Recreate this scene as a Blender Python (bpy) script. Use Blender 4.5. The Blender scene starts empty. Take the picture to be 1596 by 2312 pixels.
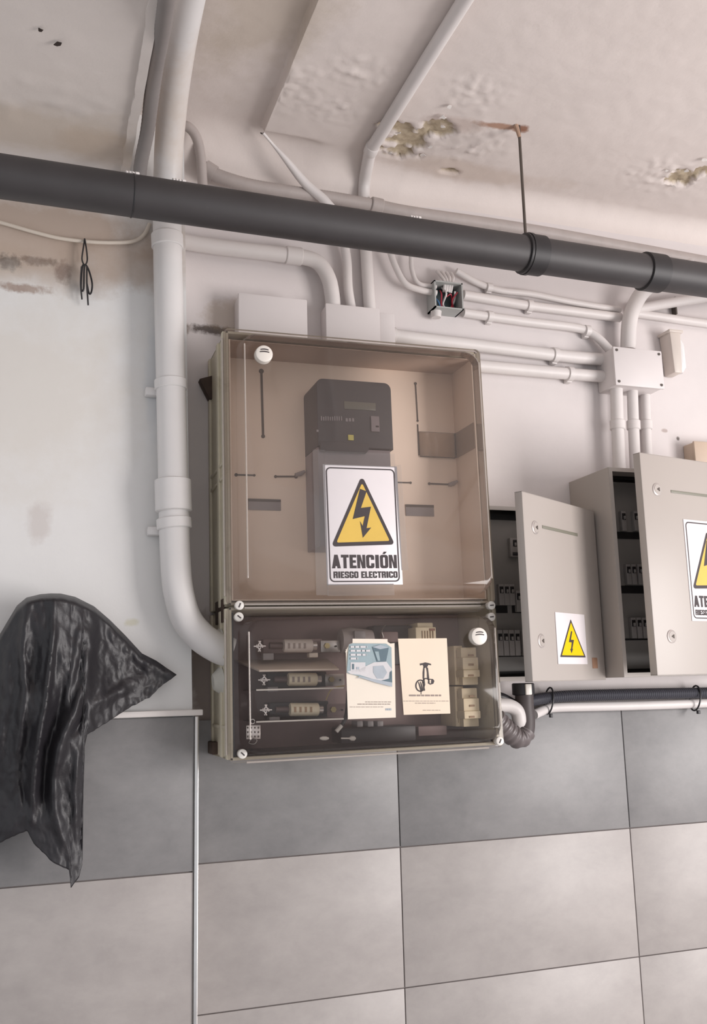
import bpy, bmesh, math, random
from mathutils import Vector, Matrix, noise, Euler
random.seed(7)
scene = bpy.context.scene
COL = scene.collection

# ------------------------------------------------------------------ camera
W, H = 1596, 2312
FPX = 2137.5
YAW, PITCH, ROLL = math.radians(18.656), math.radians(10.414), math.radians(-1.439)
CAM = Vector((0, -2.085, 1.5))
_fw = Vector((math.sin(YAW) * math.cos(PITCH), math.cos(YAW) * math.cos(PITCH), math.sin(PITCH)))
_r0 = Vector((math.cos(YAW), -math.sin(YAW), 0))
_u0 = _r0.cross(_fw)
_r = math.cos(ROLL) * _r0 + math.sin(ROLL) * _u0
_u = -math.sin(ROLL) * _r0 + math.cos(ROLL) * _u0
cd = bpy.data.cameras.new('camera')
cd.sensor_fit = 'VERTICAL'
cd.sensor_height = 36
cd.lens = FPX / H * 36
cd.clip_start = .02
cam = bpy.data.objects.new('camera', cd)
COL.objects.link(cam)
cam.matrix_world = Matrix(((_r.x, _u.x, -_fw.x, CAM.x), (_r.y, _u.y, -_fw.y, CAM.y), (_r.z, _u.z, -_fw.z, CAM.z), (0, 0, 0, 1)))
scene.camera = cam

# ------------------------------------------------------------------ world, light, exposure
def lin(c):
    f = lambda v: v / 12.92 if v <= .04045 else ((v + .055) / 1.055) ** 2.4
    return tuple(f(v / 255) for v in c)

world = bpy.data.worlds.new('daylight')
scene.world = world
world.use_nodes = True
bg = world.node_tree.nodes['Background']
bg.inputs[0].default_value = (.945, .965, 1, 1)
bg.inputs[1].default_value = .70

def area(name, loc, target, sx, sy, power, color):
    l = bpy.data.lights.new(name, 'AREA')
    l.shape = 'RECTANGLE'
    l.size, l.size_y, l.energy, l.color = sx, sy, power, color
    o = bpy.data.objects.new(name, l)
    COL.objects.link(o)
    o.location = loc
    o.rotation_euler = (Vector(target) - Vector(loc)).to_track_quat('-Z', 'Y').to_euler()
    return o

area('doorway_daylight', (3.2, -2.6, 1.25), (.9, -.1, 1.5), 1.3, 1.8, 84, (1, .945, .925))
vs = scene.view_settings
vs.view_transform = 'Standard'
vs.look = 'None'
vs.gamma = 1
vs.use_curve_mapping = False
vs.exposure = 0.24
scene.cycles.transparent_max_bounces = 24

# ------------------------------------------------------------------ helpers
def ray(px, py):
    return (_r * (px - W / 2) - _u * (py - H / 2) + _fw * FPX).normalized()

def at(px, py, Y):
    """where the sight line through that point of the photo meets the real plane y = Y"""
    d = ray(px, py)
    return CAM + d * ((Y - CAM.y) / d.y)

def atz(px, py, Z):
    d = ray(px, py)
    return CAM + d * ((Z - CAM.z) / d.z)

class NT:
    def __init__(s, m):
        s.t = m.node_tree
        s.bsdf = s.t.nodes['Principled BSDF']
    def n(s, typ, **kw):
        x = s.t.nodes.new(typ)
        for k, v in kw.items():
            if k.startswith('i_'):
                x.inputs[int(k[2:])].default_value = v
            else:
                setattr(x, k, v)
        return x
    def l(s, a, b):
        s.t.links.new(a, b)
    def noise(s, scale, detail=4, rough=.55, vec=None, dist=0):
        x = s.n('ShaderNodeTexNoise')
        x.inputs['Scale'].default_value = scale
        x.inputs['Detail'].default_value = detail
        x.inputs['Roughness'].default_value = rough
        x.inputs['Distortion'].default_value = dist
        if vec:
            s.l(vec, x.inputs['Vector'])
        return x.outputs[0]
    def ramp(s, fac, a, b):
        x = s.n('ShaderNodeMapRange')
        x.inputs[1].default_value, x.inputs[2].default_value = a, b
        s.l(fac, x.inputs[0])
        return x.outputs[0]
    def math(s, op, a, b):
        x = s.n('ShaderNodeMath', operation=op)
        for i, v in enumerate((a, b)):
            if isinstance(v, (int, float)):
                x.inputs[i].default_value = v
            else:
                s.l(v, x.inputs[i])
        return x.outputs[0]
    def mix(s, fac, a, b):
        x = s.n('ShaderNodeMix', data_type='RGBA')
        for i, v in ((0, fac), (6, a), (7, b)):
            if isinstance(v, (int, float)):
                x.inputs[i].default_value = v
            elif isinstance(v, tuple):
                x.inputs[i].default_value = (*v[:3], 1)
            else:
                s.l(v, x.inputs[i])
        return x.outputs[2]
    def bump(s, h, strength=.2, dist=.005):
        x = s.n('ShaderNodeBump')
        x.inputs['Strength'].default_value = strength
        x.inputs['Distance'].default_value = dist
        s.l(h, x.inputs['Height'])
        s.l(x.outputs[0], s.bsdf.inputs['Normal'])

MATS = {}
def mat(name, rgb, rough=.55, metal=0, var=.06, scale=14, bump=0, bscale=60, bdist=.003, spec=None, spots=(), dirt=None, sharp=False):
    """procedural paint / plastic / metal: base colour, slow colour noise, fine relief, optional spots of dirt and painted shade"""
    if name in MATS:
        return MATS[name]
    m = bpy.data.materials.new(name)
    m.use_nodes = True
    k = NT(m)
    c = lin(rgb)
    geo = k.n('ShaderNodeNewGeometry').outputs['Position']
    col = c
    if var:
        f = k.ramp(k.noise(scale, 5, .6, geo), .3, .7)
        col = k.mix(f, tuple(v * (1 - var) for v in c), tuple(min(1, v * (1 + var)) for v in c))
    if dirt:
        drgb, dscale, lo, hi = dirt
        f = k.ramp(k.noise(dscale, 8, .7, geo, .4), lo, hi)
        col = k.mix(f, col, lin(drgb))
    for (p, rad, srgb, strength, nscale) in spots:
        v = k.n('ShaderNodeVectorMath', operation='SUBTRACT')
        k.l(geo, v.inputs[0])
        v.inputs[1].default_value = p
        v2 = k.n('ShaderNodeVectorMath', operation='DIVIDE')
        k.l(v.outputs[0], v2.inputs[0])
        v2.inputs[1].default_value = rad
        v3 = k.n('ShaderNodeVectorMath', operation='LENGTH')
        k.l(v2.outputs[0], v3.inputs[0])
        n = k.noise(nscale, 6, .65, geo)
        d = k.math('ADD', v3.outputs['Value'], k.math('MULTIPLY', k.math('SUBTRACT', n, .5), 1.6))
        f = k.math('MULTIPLY', k.ramp(d, 1.05, .5 if not sharp else .9), strength)
        col = k.mix(f, col, lin(srgb))
    if isinstance(col, tuple):
        k.bsdf.inputs['Base Color'].default_value = (*col, 1)
    else:
        k.l(col, k.bsdf.inputs['Base Color'])
    k.bsdf.inputs['Roughness'].default_value = rough
    k.bsdf.inputs['Metallic'].default_value = metal
    if spec is not None:
        k.bsdf.inputs['Specular IOR Level'].default_value = spec
    if bump:
        k.bump(k.noise(bscale, 6, .6, geo), bump, bdist)
    MATS[name] = m
    return m

def clear(name, tint, gloss_rough=.08, refl=.05, haze=0, haze_rgb=(200, 195, 190)):
    m = bpy.data.materials.new(name)
    m.use_nodes = True
    t = m.node_tree
    t.nodes.remove(t.nodes['Principled BSDF'])
    out = t.nodes['Material Output']
    tr = t.nodes.new('ShaderNodeBsdfTransparent')
    tr.inputs[0].default_value = (*tint, 1)
    gl = t.nodes.new('ShaderNodeBsdfGlossy')
    gl.inputs['Roughness'].default_value = gloss_rough
    fr = t.nodes.new('ShaderNodeFresnel')
    fr.inputs[0].default_value = 1.5
    mu = t.nodes.new('ShaderNodeMath')
    mu.operation = 'MULTIPLY'
    mu.inputs[1].default_value = refl
    t.links.new(fr.outputs[0], mu.inputs[0])
    mx = t.nodes.new('ShaderNodeMixShader')
    t.links.new(mu.outputs[0], mx.inputs[0])
    t.links.new(tr.outputs[0], mx.inputs[1])
    t.links.new(gl.outputs[0], mx.inputs[2])
    last = mx
    if haze:
        df = t.nodes.new('ShaderNodeBsdfDiffuse')
        df.inputs[0].default_value = (*lin(haze_rgb), 1)
        nz = t.nodes.new('ShaderNodeTexNoise')
        nz.inputs['Scale'].default_value = 6
        mr = t.nodes.new('ShaderNodeMapRange')
        mr.inputs[3].default_value = haze * .7
        mr.inputs[4].default_value = haze * 1.3
        t.links.new(nz.outputs[0], mr.inputs[0])
        m2 = t.nodes.new('ShaderNodeMixShader')
        t.links.new(mr.outputs[0], m2.inputs[0])
        t.links.new(mx.outputs[0], m2.inputs[1])
        t.links.new(df.outputs[0], m2.inputs[2])
        last = m2
    t.links.new(last.outputs[0], out.inputs[0])
    MATS[name] = m
    return m

class MB:
    """collects shapes and links them as ONE mesh object"""
    def __init__(s):
        s.v, s.f, s.mi = [], [], []
        s.cur = 0
    def add(s, vs, fs):
        o = len(s.v)
        s.v += [Vector(v) for v in vs]
        s.f += [[i + o for i in f] for f in fs]
        s.mi += [s.cur] * len(fs)
        return s
    def box(s, lo, hi, bev=0, M=None):
        bm = bmesh.new()
        bmesh.ops.create_cube(bm, size=1)
        lo, hi = Vector(lo), Vector(hi)
        for v in bm.verts:
            v.co = Vector([(lo[i] + hi[i]) / 2 + v.co[i] * (hi[i] - lo[i]) for i in range(3)])
        if bev:
            bmesh.ops.bevel(bm, geom=list(bm.edges), offset=bev, segments=2, profile=.5, affect='EDGES')
        bm.verts.index_update()
        vs = [(M @ v.co) if M else v.co.copy() for v in bm.verts]
        fs = [[v.index for v in f.verts] for f in bm.faces]
        bm.free()
        return s.add(vs, fs)
    def hexa(s, p, bev=0):
        """8 points: bottom ring 0-3, top ring 4-7"""
        bm = bmesh.new()
        b = [bm.verts.new(q) for q in p]
        for f in ((0, 3, 2, 1), (4, 5, 6, 7), (0, 1, 5, 4), (1, 2, 6, 5), (2, 3, 7, 6), (3, 0, 4, 7)):
            bm.faces.new([b[i] for i in f])
        bmesh.ops.recalc_face_normals(bm, faces=list(bm.faces))
        if bev:
            bmesh.ops.bevel(bm, geom=list(bm.edges), offset=bev, segments=2, profile=.5, affect='EDGES')
        bm.verts.index_update()
        vs = [v.co.copy() for v in bm.verts]
        fs = [[v.index for v in f.verts] for f in bm.faces]
        bm.free()
        return s.add(vs, fs)
    def tube(s, pts, r, seg=14, cap=True):
        pts = [Vector(p) for p in pts]
        n = len(pts)
        rr = r if callable(r) else (lambda i: r)
        tan = [(pts[min(i + 1, n - 1)] - pts[max(i - 1, 0)]).normalized() for i in range(n)]
        up = Vector((0, 0, 1)) if abs(tan[0].z) < .9 else Vector((0, 1, 0))
        a = tan[0].cross(up).normalized()
        vs, fs = [], []
        for i in range(n):
            a = (a - tan[i] * a.dot(tan[i])).normalized()
            b = tan[i].cross(a)
            for j in range(seg):
                t = 2 * math.pi * j / seg
                vs.append(pts[i] + (a * math.cos(t) + b * math.sin(t)) * rr(i))
        for i in range(n - 1):
            for j in range(seg):
                k = (j + 1) % seg
                fs.append([i * seg + j, i * seg + k, (i + 1) * seg + k, (i + 1) * seg + j])
        if cap:
            fs.append(list(range(seg))[::-1])
            fs.append([(n - 1) * seg + j for j in range(seg)])
        return s.add(vs, fs)
    def cyl(s, a, b, r, seg=20, r2=None):
        r2 = r if r2 is None else r2
        return s.tube([a, b], lambda i: r if i == 0 else r2, seg)
    def prism(s, poly, M, depth):
        """polygon in local x,z extruded along local y from 0 to depth"""
        n = len(poly)
        vs = [M @ Vector((x, 0, z)) for x, z in poly] + [M @ Vector((x, depth, z)) for x, z in poly]
        fs = [list(range(n)), list(range(n, 2 * n))[::-1]]
        fs += [[i, i + n, (i + 1) % n + n, (i + 1) % n] for i in range(n)]
        return s.add(vs, fs)
    def ring(s, outer, inner, M, depth):
        n = len(outer)
        vs = []
        for y in (0, depth):
            vs += [M @ Vector((x, y, z)) for x, z in outer] + [M @ Vector((x, y, z)) for x, z in inner]
        fs = []
        for i in range(n):
            k = (i + 1) % n
            fs += [[i, k, n + k, n + i], [2 * n + i, 3 * n + i, 3 * n + k, 2 * n + k],
                   [i, 2 * n + i, 2 * n + k, k], [n + i, n + k, 3 * n + k, 3 * n + i]]
        return s.add(vs, fs)
    def build(s, name, m, parent=None, angle=35, local=None):
        me = bpy.data.meshes.new(name)
        me.from_pydata([tuple(v) for v in s.v], [], s.f)
        bm = bmesh.new()
        bm.from_mesh(me)
        bmesh.ops.recalc_face_normals(bm, faces=list(bm.faces))
        bm.to_mesh(me)
        bm.free()
        for x in (m if isinstance(m, (list, tuple)) else [m]):
            me.materials.append(x)
        me.polygons.foreach_set('use_smooth', [True] * len(me.polygons))
        if isinstance(m, (list, tuple)):
            me.polygons.foreach_set('material_index', s.mi)
        me.set_sharp_from_angle(angle=math.radians(angle))
        o = bpy.data.objects.new(name, me)
        COL.objects.link(o)
        if parent:
            o.parent = parent
            if not local:                       # vertices were given in world space
                o.matrix_parent_inverse = wm(parent).inverted()
        return o

def wm(o):
    m = o.matrix_basis.copy()
    while o.parent:
        m = o.parent.matrix_basis @ o.matrix_parent_inverse @ m if False else o.parent.matrix_basis @ (o.matrix_parent_inverse @ m)
        o = o.parent
    return m

def tag(o, label=None, cat=None, group=None, kind=None):
    for k, v in (('label', label), ('category', cat), ('group', group), ('kind', kind)):
        if v:
            o[k] = v
    return o

def empty(name, M, label, cat, group=None):
    o = bpy.data.objects.new(name, None)
    o.empty_display_size = .05
    COL.objects.link(o)
    o.matrix_basis = M if isinstance(M, Matrix) else Matrix.Translation(Vector(M))
    return tag(o, label, cat, group)

def copy_tree(o, parent=None):
    c = o.copy()
    COL.objects.link(c)
    if parent:
        c.parent = parent
    for ch in [x for x in COL.objects if x.parent == o]:
        copy_tree(ch, c)
    return c

def spline(p, per=8):
    p = [Vector(q) for q in p]
    if len(p) == 2:
        return p
    e = [2 * p[0] - p[1]] + p + [2 * p[-1] - p[-2]]
    out = []
    for i in range(1, len(e) - 2):
        for j in range(per):
            t = j / per
            a, b, c, d = e[i - 1:i + 3]
            out.append(.5 * ((2 * b) + (c - a) * t + (2 * a - 5 * b + 4 * c - d) * t * t + (3 * b - a - 3 * c + d) * t ** 3))
    out.append(p[-1])
    return out

def resample(p, step):
    out, acc = [p[0]], 0
    for a, b in zip(p, p[1:]):
        L = (b - a).length
        while L > 0 and acc + L >= step:
            a = a + (b - a) * ((step - acc) / L)
            out.append(a)
            L = (b - a).length
            acc = 0
        acc += L
    return out

def rrect(w, h, r, seg=5, x0=0, z0=0):
    out = []
    for cx, cz, a0 in ((x0 + w - r, z0 + h - r, 0), (x0 + r, z0 + h - r, 90), (x0 + r, z0 + r, 180), (x0 + w - r, z0 + r, 270)):
        for i in range(seg + 1):
            a = math.radians(a0 + 90 * i / seg)
            out.append((cx + r * math.cos(a), cz + r * math.sin(a)))
    return out

def block_word(name, text, x0, z0, w, h, M, y, m, parent):
    """heavy condensed capitals built from strokes; name is one part holding the printed word"""
    adv = {'I': .36, ' ': .34, 'T': .60, 'E': .54, 'L': .52}
    tot = sum(adv.get(c.replace('\u00d3', 'O'), .64) for c in text) - .06
    sx, b, cx = w / tot, MB(), 0.0
    T = Matrix.Translation((0, y, 0))
    def quad(p):
        b.prism([(x0 + q[0] * sx, z0 + q[1] * h) for q in p], M @ T @ Matrix.Translation((0, -.00003 * (len(b.f) % 11), 0)), .0005)
    for ch in text:
        L = 'O' if ch == '\u00d3' else ch
        a = adv.get(L, .64)
        wd, s, x = a - .07, .215, cx
        v = .20
        R = lambda u0, v0, u1, v1: quad([(x + u0, v0), (x + u1, v0), (x + u1, v1), (x + u0, v1)])
        if L == 'I':
            R(.02, 0, wd - .02, 1)
        elif L == 'T':
            R(0, 1 - v, wd, 1); R(wd / 2 - s / 2, 0, wd / 2 + s / 2, 1 - v)
        elif L in 'EL':
            R(0, 0, s, 1); R(s, 0, wd, v)
            if L == 'E':
                R(s, 1 - v, wd, 1); R(s, .5 - v * .45, wd - .04, .5 + v * .45)
        elif L == 'N':
            R(0, 0, .19, 1); R(wd - .19, 0, wd, 1)
            quad([(x + .12, 1), (x + .24, 1), (x + wd - .12, 0), (x + wd - .24, 0)])
        elif L == 'A':
            quad([(x - .02, 0), (x + .2, 0), (x + .40, 1), (x + .17, 1)])
            quad([(x + wd - .2, 0), (x + wd + .02, 0), (x + wd - .17, 1), (x + wd - .40, 1)])
            R(.14, .17, wd - .14, .36)
        elif L in 'OCGS':
            o = rrect(wd, 1, .16, 4, x, 0)
            i = rrect(wd - 2 * s + .02, 1 - 2 * v + .04, .06, 4, x + s - .01, v - .02)
            n = len(o)
            for k in range(n):
                k2 = (k + 1) % n
                mx, mz = (o[k][0] + o[k2][0]) / 2 - x, (o[k][1] + o[k2][1]) / 2
                if L in 'CG' and mx > wd - .05 and .3 < mz < .7:
                    R(wd - s, .63, wd, .85); R(wd - s, .15, wd, .45 if L == 'G' else .37)
                    if L == 'G':
                        R(wd / 2 + .02, .36, wd, .5)
                    continue
                if L == 'S' and ((mx > wd - .05 and .3 < mz < .7) or (mx < .05 and .3 < mz < .7)):
                    R(wd - s, .66, wd, .85); R(0, .15, s, .34); R(0, .56, s, .85); R(wd - s, .15, wd, .44)
                    quad([(x, .62), (x + .1, .48), (x + wd, .38), (x + wd - .1, .56)])
                    continue
                quad([o[k], o[k2], i[k2], i[k]])
        elif L == 'R':
            R(0, 0, s, 1); R(s, 1 - v, wd - .04, 1); R(wd - s, .55, wd, .95); R(s, .42, wd - .04, .58)
            quad([(x + wd - s, 0), (x + wd, 0), (x + wd - .02, .46), (x + wd - s - .01, .46)])
        if ch == '\u00d3':
            quad([(x + .2, 1.06), (x + .36, 1.06), (x + .50, 1.24), (x + .30, 1.24)])
        cx += a
    return b.build(name, m, parent, local=True)

# ------------------------------------------------------------------ materials
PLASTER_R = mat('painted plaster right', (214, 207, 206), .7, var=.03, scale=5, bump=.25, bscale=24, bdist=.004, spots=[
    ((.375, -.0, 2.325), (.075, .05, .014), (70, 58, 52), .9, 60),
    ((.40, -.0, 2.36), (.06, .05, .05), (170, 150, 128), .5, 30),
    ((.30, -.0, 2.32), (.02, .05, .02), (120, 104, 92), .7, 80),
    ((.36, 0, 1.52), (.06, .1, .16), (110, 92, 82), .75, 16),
    ((1.64, 0, 2.14), (.006, .05, .006), (90, 80, 76), .9, 40),
    ((1.60, 0, 2.16), (.012, .05, .006), (150, 130, 122), .6, 60),
])
PLASTER_L = mat('painted plaster column', (222, 221, 220), .7, var=.025, scale=4, bump=.25, bscale=18, bdist=.004, spots=[
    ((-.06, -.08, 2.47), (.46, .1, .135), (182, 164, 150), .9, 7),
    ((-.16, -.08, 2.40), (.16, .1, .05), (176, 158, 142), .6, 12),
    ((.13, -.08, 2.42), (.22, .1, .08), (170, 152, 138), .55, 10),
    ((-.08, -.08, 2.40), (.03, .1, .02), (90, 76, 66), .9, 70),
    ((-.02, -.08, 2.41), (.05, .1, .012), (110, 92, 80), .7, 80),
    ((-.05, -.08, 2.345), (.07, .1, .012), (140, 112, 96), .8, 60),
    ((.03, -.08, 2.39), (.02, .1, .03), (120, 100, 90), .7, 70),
    ((-.06, -.08, 2.14), (.3, .1, .25), (213, 208, 201), .7, 7),
    ((.225, -.08, 2.16), (.02, .1, .16), (205, 208, 212), .6, 20),
    ((.0, -.08, 1.845), (.03, .1, .05), (196, 188, 184), .6, 24),
    ((.19, -.08, 1.64), (.02, .1, .01), (200, 196, 170), .6, 30),
])

def ceil_mat(name, rgb, stains_shade=()):
    m = mat(name, rgb, .75, var=.03, scale=6, bump=.3, bscale=20, bdist=.005, spots=stains_shade)
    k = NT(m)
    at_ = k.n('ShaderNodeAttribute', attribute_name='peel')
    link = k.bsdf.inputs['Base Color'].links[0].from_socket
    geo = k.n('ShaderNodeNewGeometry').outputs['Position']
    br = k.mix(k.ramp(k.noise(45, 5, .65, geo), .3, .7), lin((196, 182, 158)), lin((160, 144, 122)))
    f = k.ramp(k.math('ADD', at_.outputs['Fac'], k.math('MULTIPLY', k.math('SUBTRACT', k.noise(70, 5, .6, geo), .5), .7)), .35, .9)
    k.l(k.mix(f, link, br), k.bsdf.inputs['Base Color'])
    return m

CEIL = ceil_mat('flaking ceiling paint', (220, 210, 205), stains_shade=[
    ((.36, -.55, 2.8), (.16, .3, .2), (184, 170, 152), .55, 7),
    ((.195, -.62, 2.8), (.05, .62, .2), (118, 102, 90), .95, 9),  # shade in the gap beside the soffit lip, painted into the colour
    ((.985, -.30, 2.77), (.075, .012, .2), (158, 112, 82), .8, 30),
    ((1.04, -.305, 2.77), (.022, .016, .2), (140, 92, 66), .9, 40),
    ((.88, -.28, 2.77), (.09, .03, .2), (180, 160, 150), .5, 14),
    ((1.0, -.1, 2.77), (.3, .05, .2), (196, 178, 164), .5, 10),
])
CEILL = ceil_mat('flaking soffit paint', (216, 208, 203), stains_shade=[
    ((-.05, -.2, 2.64), (.3, .1, .2), (192, 176, 156), .45, 8),
    ((.1, -.17, 2.64), (.1, .08, .2), (188, 168, 148), .4, 10),
    ((-.02, -.62, 2.64), (.012, .012, .2), (40, 30, 26), .9, 90),
])
WHITE = mat('white painted conduit', (216, 210, 208), .45, var=.03, scale=10, bump=.08, bscale=40)
WHITEB = mat('white painted riser', (220, 217, 216), .42, var=.025, scale=8, bump=.08, bscale=30, spots=[
    ((.24, -.15, 2.7), (.1, .3, .12), (206, 192, 180), .6, 10)])
GREYP = mat('grey flexible conduit', (176, 166, 162), .5, var=.06, scale=30)
BLACKP = mat('black cast pipe', (58, 55, 56), .5, var=.12, scale=9, bump=.15, bscale=60, bdist=.001, dirt=((120, 112, 106), 60, .70, .80))
RUBBER = mat('black rubber', (38, 36, 38), .5, var=.1)
ROD = mat('steel rod', (92, 84, 78), .45, .4, var=.1)
METAL = mat('brushed aluminium', (205, 203, 202), .25, .9, var=.04, scale=40)
STEEL = mat('galvanised steel', (170, 165, 162), .35, .85, var=.1, scale=50)
BASE = mat('aged beige polyester', (204, 196, 176), .55, var=.06, scale=12, bump=.12, bscale=50, dirt=((120, 106, 78), 11, .58, .85))
PLATE = mat('beige mounting plate', (244, 226, 208), .55, var=.03, scale=5)
DARKSLOT = mat('slot shadow grey', (84, 76, 70), .6, var=.05)
GREYWIN = mat('grey window insert', (146, 140, 140), .4, var=.05)
METER = mat('charcoal meter case', (74, 74, 78), .5, var=.05, scale=20)
METERL = mat('grey meter terminal cover', (150, 142, 146), .5, var=.05)
LCD = mat('lcd glass', (112, 114, 104), .25, var=.04)
PRINTG = mat('pale grey print', (158, 154, 158), .6, var=0)
YELLOWT = mat('pale yellow tag', (226, 218, 120), .5, var=0)
CAPW = mat('white plastic cap', (228, 222, 214), .4, var=.02)
SCREWW = mat('white nylon screw', (226, 222, 216), .4, var=.02)
INK = mat('dark print ink', (62, 54, 56), .6, var=.03)
SIGNW = mat('white sign vinyl', (226, 220, 222), .35, var=.015)
SIGNY = mat('warning yellow soft', (218, 182, 84), .4, var=.04, scale=20)
SIGNY2 = mat('warning yellow strong', (238, 200, 8), .4, var=.02)
PAPER = mat('aged cream paper', (232, 216, 196), .7, var=.03, scale=9, spots=[((.86, -.26, 1.62), (.05, .1, .05), (226, 212, 158), .6, 12)])
PAPERB = mat('cream leaflet paper', (232, 222, 208), .7, var=.02, scale=9)
TEAL = mat('teal print', (150, 168, 174), .6, var=.06, scale=40)
TEALD = mat('dark teal print', (92, 112, 122), .6, var=.08, scale=40)
HANDP = mat('pale grey blue print', (206, 204, 206), .6, var=.04, scale=40)
HANDP2 = mat('mid grey print', (168, 176, 184), .6, var=.05, scale=60)
TEXTG = mat('faint text print', (150, 136, 128), .6, var=0)
INTERIOR = mat('dark brown interior', (132, 112, 110), .6, var=.1, scale=8)
DARK = mat('near black plastic', (40, 38, 42), .45, var=.1)
CERAM = mat('aged ceramic fuse body', (228, 216, 190), .5, var=.05, scale=40, dirt=((150, 110, 70), 60, .62, .75))
CLIP = mat('bright tin clip', (214, 206, 202), .25, .7, var=.1, scale=60)
BRASS = mat('brass bolt', (186, 170, 126), .35, .7, var=.08)
SHELF = mat('translucent beige divider', (222, 208, 194), .35, var=.03)
BEIGE = mat('beige terminal block', (238, 222, 190), .5, var=.06, scale=30)
BEIGED = mat('brown terminal shade', (160, 130, 100), .5, var=.06, scale=30)
WIREY = mat('yellow thin wire', (196, 178, 120), .5, var=0)
CAB = mat('light grey enamel', (174, 166, 160), .38, var=.015, scale=3, bump=.03, bscale=300, bdist=.0005)
CABD = mat('grey enamel inside', (120, 112, 110), .5, var=.05)
CABP = mat('dark grey dead front', (134, 131, 128), .5, var=.05)
BLACK = mat('black recess', (22, 20, 22), .6, var=0)
BREAK = mat('grey breaker body', (150, 146, 144), .5, var=.04)
LOCK = mat('grey quarter turn lock', (176, 168, 164), .4, .3, var=.03)
STRIPE = mat('olive grey strip', (126, 124, 112), .45, var=.04)
BROWNL = mat('brown paper label', (148, 114, 92), .7, var=.08, scale=80)
TRIMW = mat('white edge trim', (226, 220, 217), .45, var=.02)
JBOX = mat('white junction box', (216, 209, 208), .45, var=.02, scale=8)
JBOXO = mat('teal grey box shell', (168, 170, 168), .5, var=.05)
JBIN = mat('dark teal box inside', (58, 72, 74), .6, var=.2, scale=60)
RED = mat('red wire', (160, 40, 56), .45, var=0)
BLUEW = mat('blue wire', (70, 110, 150), .45, var=0)
WHITEW = mat('white wire', (214, 210, 208), .45, var=0)
BAG = mat('black plastic film', (34, 32, 36), .44, var=.1, scale=12, bump=.4, bscale=34, bdist=.004, spec=.5)
CREAM = mat('cream cable', (210, 200, 188), .5, var=.03)
FIX = mat('off white fixture', (206, 196, 188), .4, var=.03, dirt=((150, 126, 100), 9, .6, .8))
LENS = mat('milky lens', (226, 224, 224), .15, var=.02)
CORR = mat('black corrugated hose', (62, 62, 70), .35, var=.08)
CORRG = mat('dark grey corrugated hose', (104, 96, 96), .4, var=.06)
GROUT = mat('grey grout', (128, 120, 118), .8, var=.04)
RUST = mat('rusty bracket', (72, 58, 50), .8, var=.2, scale=50)
CONCRETE = mat('concrete floor', (188, 186, 186), .7, var=.08, scale=4)
COVER = clear('smoked clear polycarbonate', (.97, .94, .925), .06, .9, .09, (196, 178, 170))
COVER2 = clear('clear polycarbonate lower lid', (.975, .955, .94), .06, .8, .045, (190, 174, 168))
EDGE_HILITE = clear('pale edge highlight of clear lid', (.9, .88, .86), .1, 1.5, .45, (226, 216, 208))
TAPE = clear('clear packing tape', (.95, .945, .94), .10, 1.5, .07, (205, 200, 198))
FILM = clear('clear label pocket', (.90, .86, .82), .1, 1.0)

def tile_mat(name, rgb, rgb2):
    m = bpy.data.materials.new(name)
    m.use_nodes = True
    k = NT(m)
    tc = k.n('ShaderNodeNewGeometry').outputs['Position']
    oi = k.n('ShaderNodeObjectInfo').outputs['Random']
    off = k.n('ShaderNodeVectorMath', operation='ADD')
    k.l(tc, off.inputs[0])
    k.l(k.math('MULTIPLY', oi, 37.0), off.inputs[1])
    v = off.outputs[0]
    mp = k.n('ShaderNodeMapping')
    mp.inputs['Scale'].default_value = (1, 1, 1.5)
    k.l(v, mp.inputs[0])
    f = k.ramp(k.noise(7, 9, .7, mp.outputs[0], .15), .25, .75)
    g = k.ramp(k.noise(26, 6, .6, mp.outputs[0]), .3, .7)
    a = k.mix(f, lin(rgb), lin(rgb2))
    k.l(k.mix(k.math('MULTIPLY', g, .22), a, lin(rgb2)), k.bsdf.inputs['Base Color'])
    k.bsdf.inputs['Roughness'].default_value = .42
    k.bump(k.noise(120, 4, .6, v), .05, .001)
    return m

TILED = tile_mat('dark cement tile', (108, 107, 108), (136, 134, 134))
TILEL = tile_mat('light cement tile', (148, 142, 140), (172, 166, 163))

# ------------------------------------------------------------------ the setting
FACE, TT = -.008, .008       # tile face, tile thickness
ROWS = [1.437, 1.1425, .849, .5555, .262]

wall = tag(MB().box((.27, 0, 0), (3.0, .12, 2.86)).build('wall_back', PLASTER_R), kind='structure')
MB().box((.27, -.003, 0), (3.0, 0, 1.430)).build('grout_bed', GROUT, wall)
def tile(x0, x1, z0, z1, y, m, parent):
    g = .0011
    b = MB().box((x0 + g, y, z0 + g), (x1 - g, y + TT, z1 - g), .0012)
    o = b.build('tile', m, parent)
    return o
for i in range(4):
    for k in range(5):
        x0 = .192 + .6 * (k - 0) if k else .285
        x1 = .792 + .6 * (k - 0) if k else .792
        tile(x0, min(x1, 3.0), ROWS[i + 1], ROWS[i], FACE, TILED if i == 0 else TILEL, wall)

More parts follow.
